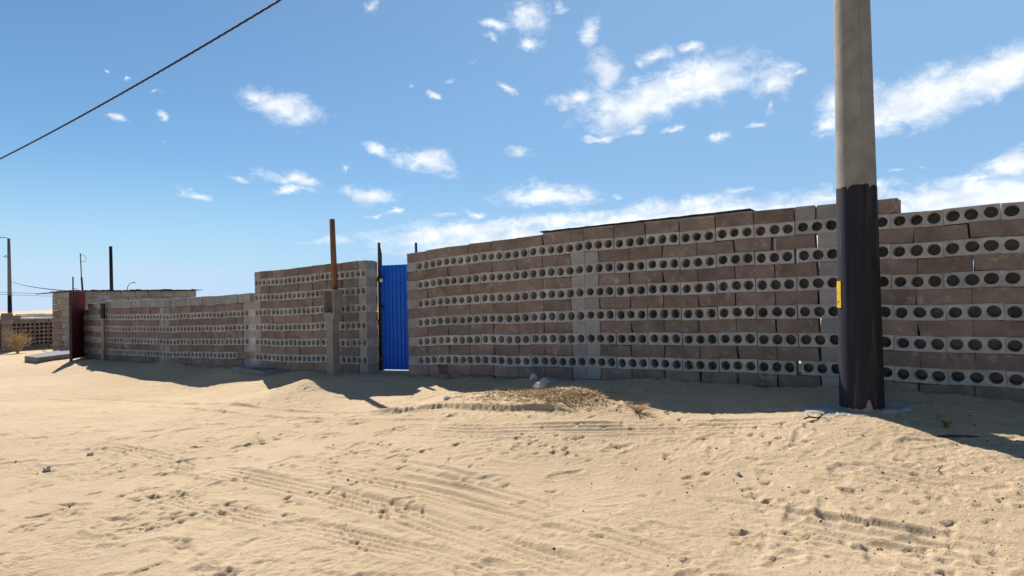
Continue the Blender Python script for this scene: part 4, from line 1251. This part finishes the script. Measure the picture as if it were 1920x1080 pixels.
def sprig(px, py, name, label, cat, mat, n, h, spread, seed, rad=.004, z=.3):
    p = on_ground(px, py, z); r_ = random.Random(seed)
    b = MB()
    for k in range(n):
        a = r_.uniform(0, 6.28); sp_ = spread * r_.uniform(.4, 1); hh_ = h * r_.uniform(.4, 1)
        e = Vector((math.cos(a) * sp_, math.sin(a) * sp_, hh_)); mid = e * .5 + Vector((0, 0, hh_ * .2))
        b.tube([(0, 0, -.01), mid, e], [rad, rad * .8, rad * .4], 4, False)
    o = b.build(name, M[mat], None, (p.x, p.y, p.z)); tag(o, label, cat)
sprig(1774, 803, 'weed', 'small green weed growing at the edge of the wall shadow', 'weed', 'weed', 22, .07, .06, 3)
sprig(1195, 772, 'grass_tuft', 'dry brown grass tuft at the right foot of the straw heap', 'grass', 'straw', 60, .10, .14, 4, .003)
p = on_ground(1528, 786, .4)
tw = MB(); r_ = random.Random(6)
pts = [Vector((-.09, 0, .008)), Vector((-.04, .01, .02)), Vector((.02, 0, .012)), Vector((.07, .02, .03)), Vector((.10, .03, .04))]
tw.tube(pts, [.006, .007, .006, .005, .003], 5)
for k in range(9):
    q = pts[r_.randrange(1, 5)]; tw.tube([q, q + Vector((r_.uniform(-.03, .03), r_.uniform(-.03, .03), r_.uniform(.0, .03)))], [.004, .002], 4, False)
tag(tw.build('twig', M['twig'], None, (p.x, p.y, p.z)), 'dark forked twig on the sunlit sand before the utility pole', 'twig')
p = on_ground(1790, 818, .35)
tag(MB().tube([(-.12, .02, .006), (-.02, 0, .01), (.10, -.02, .008), (.16, -.03, .006)], [.006, .01, .009, .005], 6).build('stick', M['twig'], None, (p.x, p.y, p.z)), 'dark brown stick lying along the wall shadow edge', 'stick')

# straw litter over the mound and grit over the sand: nobody could count them
def litter():
    r_ = random.Random(12)
    v, f = [], []
    def straw(x, y, L, a, w_, tilt):
        z = gz(x, y) + .004
        d = Vector((math.cos(a), math.sin(a), tilt)) * L / 2; s_ = Vector((-math.sin(a), math.cos(a), 0)) * w_
        c_ = Vector((x, y, z + abs(tilt) * L / 2 * .8)); n = len(v)
        up = Vector((0, 0, w_ * 1.2))
        v.extend([c_ - d - s_, c_ - d + s_, c_ - d + up, c_ + d - s_, c_ + d + s_, c_ + d + up])
        f.extend([(n, n + 3, n + 5, n + 2), (n + 1, n + 2, n + 5, n + 4), (n, n + 1, n + 4, n + 3), (n, n + 2, n + 1), (n + 3, n + 4, n + 5)])
    for k in range(1900):
        px = r_.gauss(1030, 75); py = 732 + abs(r_.gauss(0, 15))
        if px > 1180 or px < 820: continue
        p = on_ground(px, py, .42)
        straw(p.x + r_.gauss(0, .03), p.y + r_.gauss(0, .08), r_.uniform(.02, .10), r_.uniform(0, 6.28), r_.uniform(.0015, .0035), r_.uniform(-.25, .35))
    o = mesh_obj('straw_litter', v, f, M['straw']); o['kind'] = 'stuff'
    tag(o, 'dry straw litter spread over the sand mound before the wall', 'straw')
    v, f = [], []
    for k in range(1700):
        x = r_.uniform(-5, 5); y = 3 + 5.5 * r_.random() ** 1.2
        if r_.random() < .5: x = r_.gauss(2.2, 1.0); y = r_.gauss(3.9, .5)
        s_ = .002 + .010 * r_.random() ** 5; z = gz(x, y); n = len(v)
        for q in ((1, 0, 0), (0, 1, 0), (-1, 0, 0), (0, -1, 0), (0, 0, 1)):
            v.append((x + q[0] * s_ * r_.uniform(.6, 1.4), y + q[1] * s_ * r_.uniform(.6, 1.4), z - .002 + q[2] * s_ * r_.uniform(.6, 1.3)))
        f.extend([(n, n + 1, n + 4), (n + 1, n + 2, n + 4), (n + 2, n + 3, n + 4), (n + 3, n, n + 4)])
    o = mesh_obj('grit', v, f, M['twig']); o['kind'] = 'stuff'
    tag(o, 'scattered dark grit and crumbs on the open sand', 'grit')
litter()
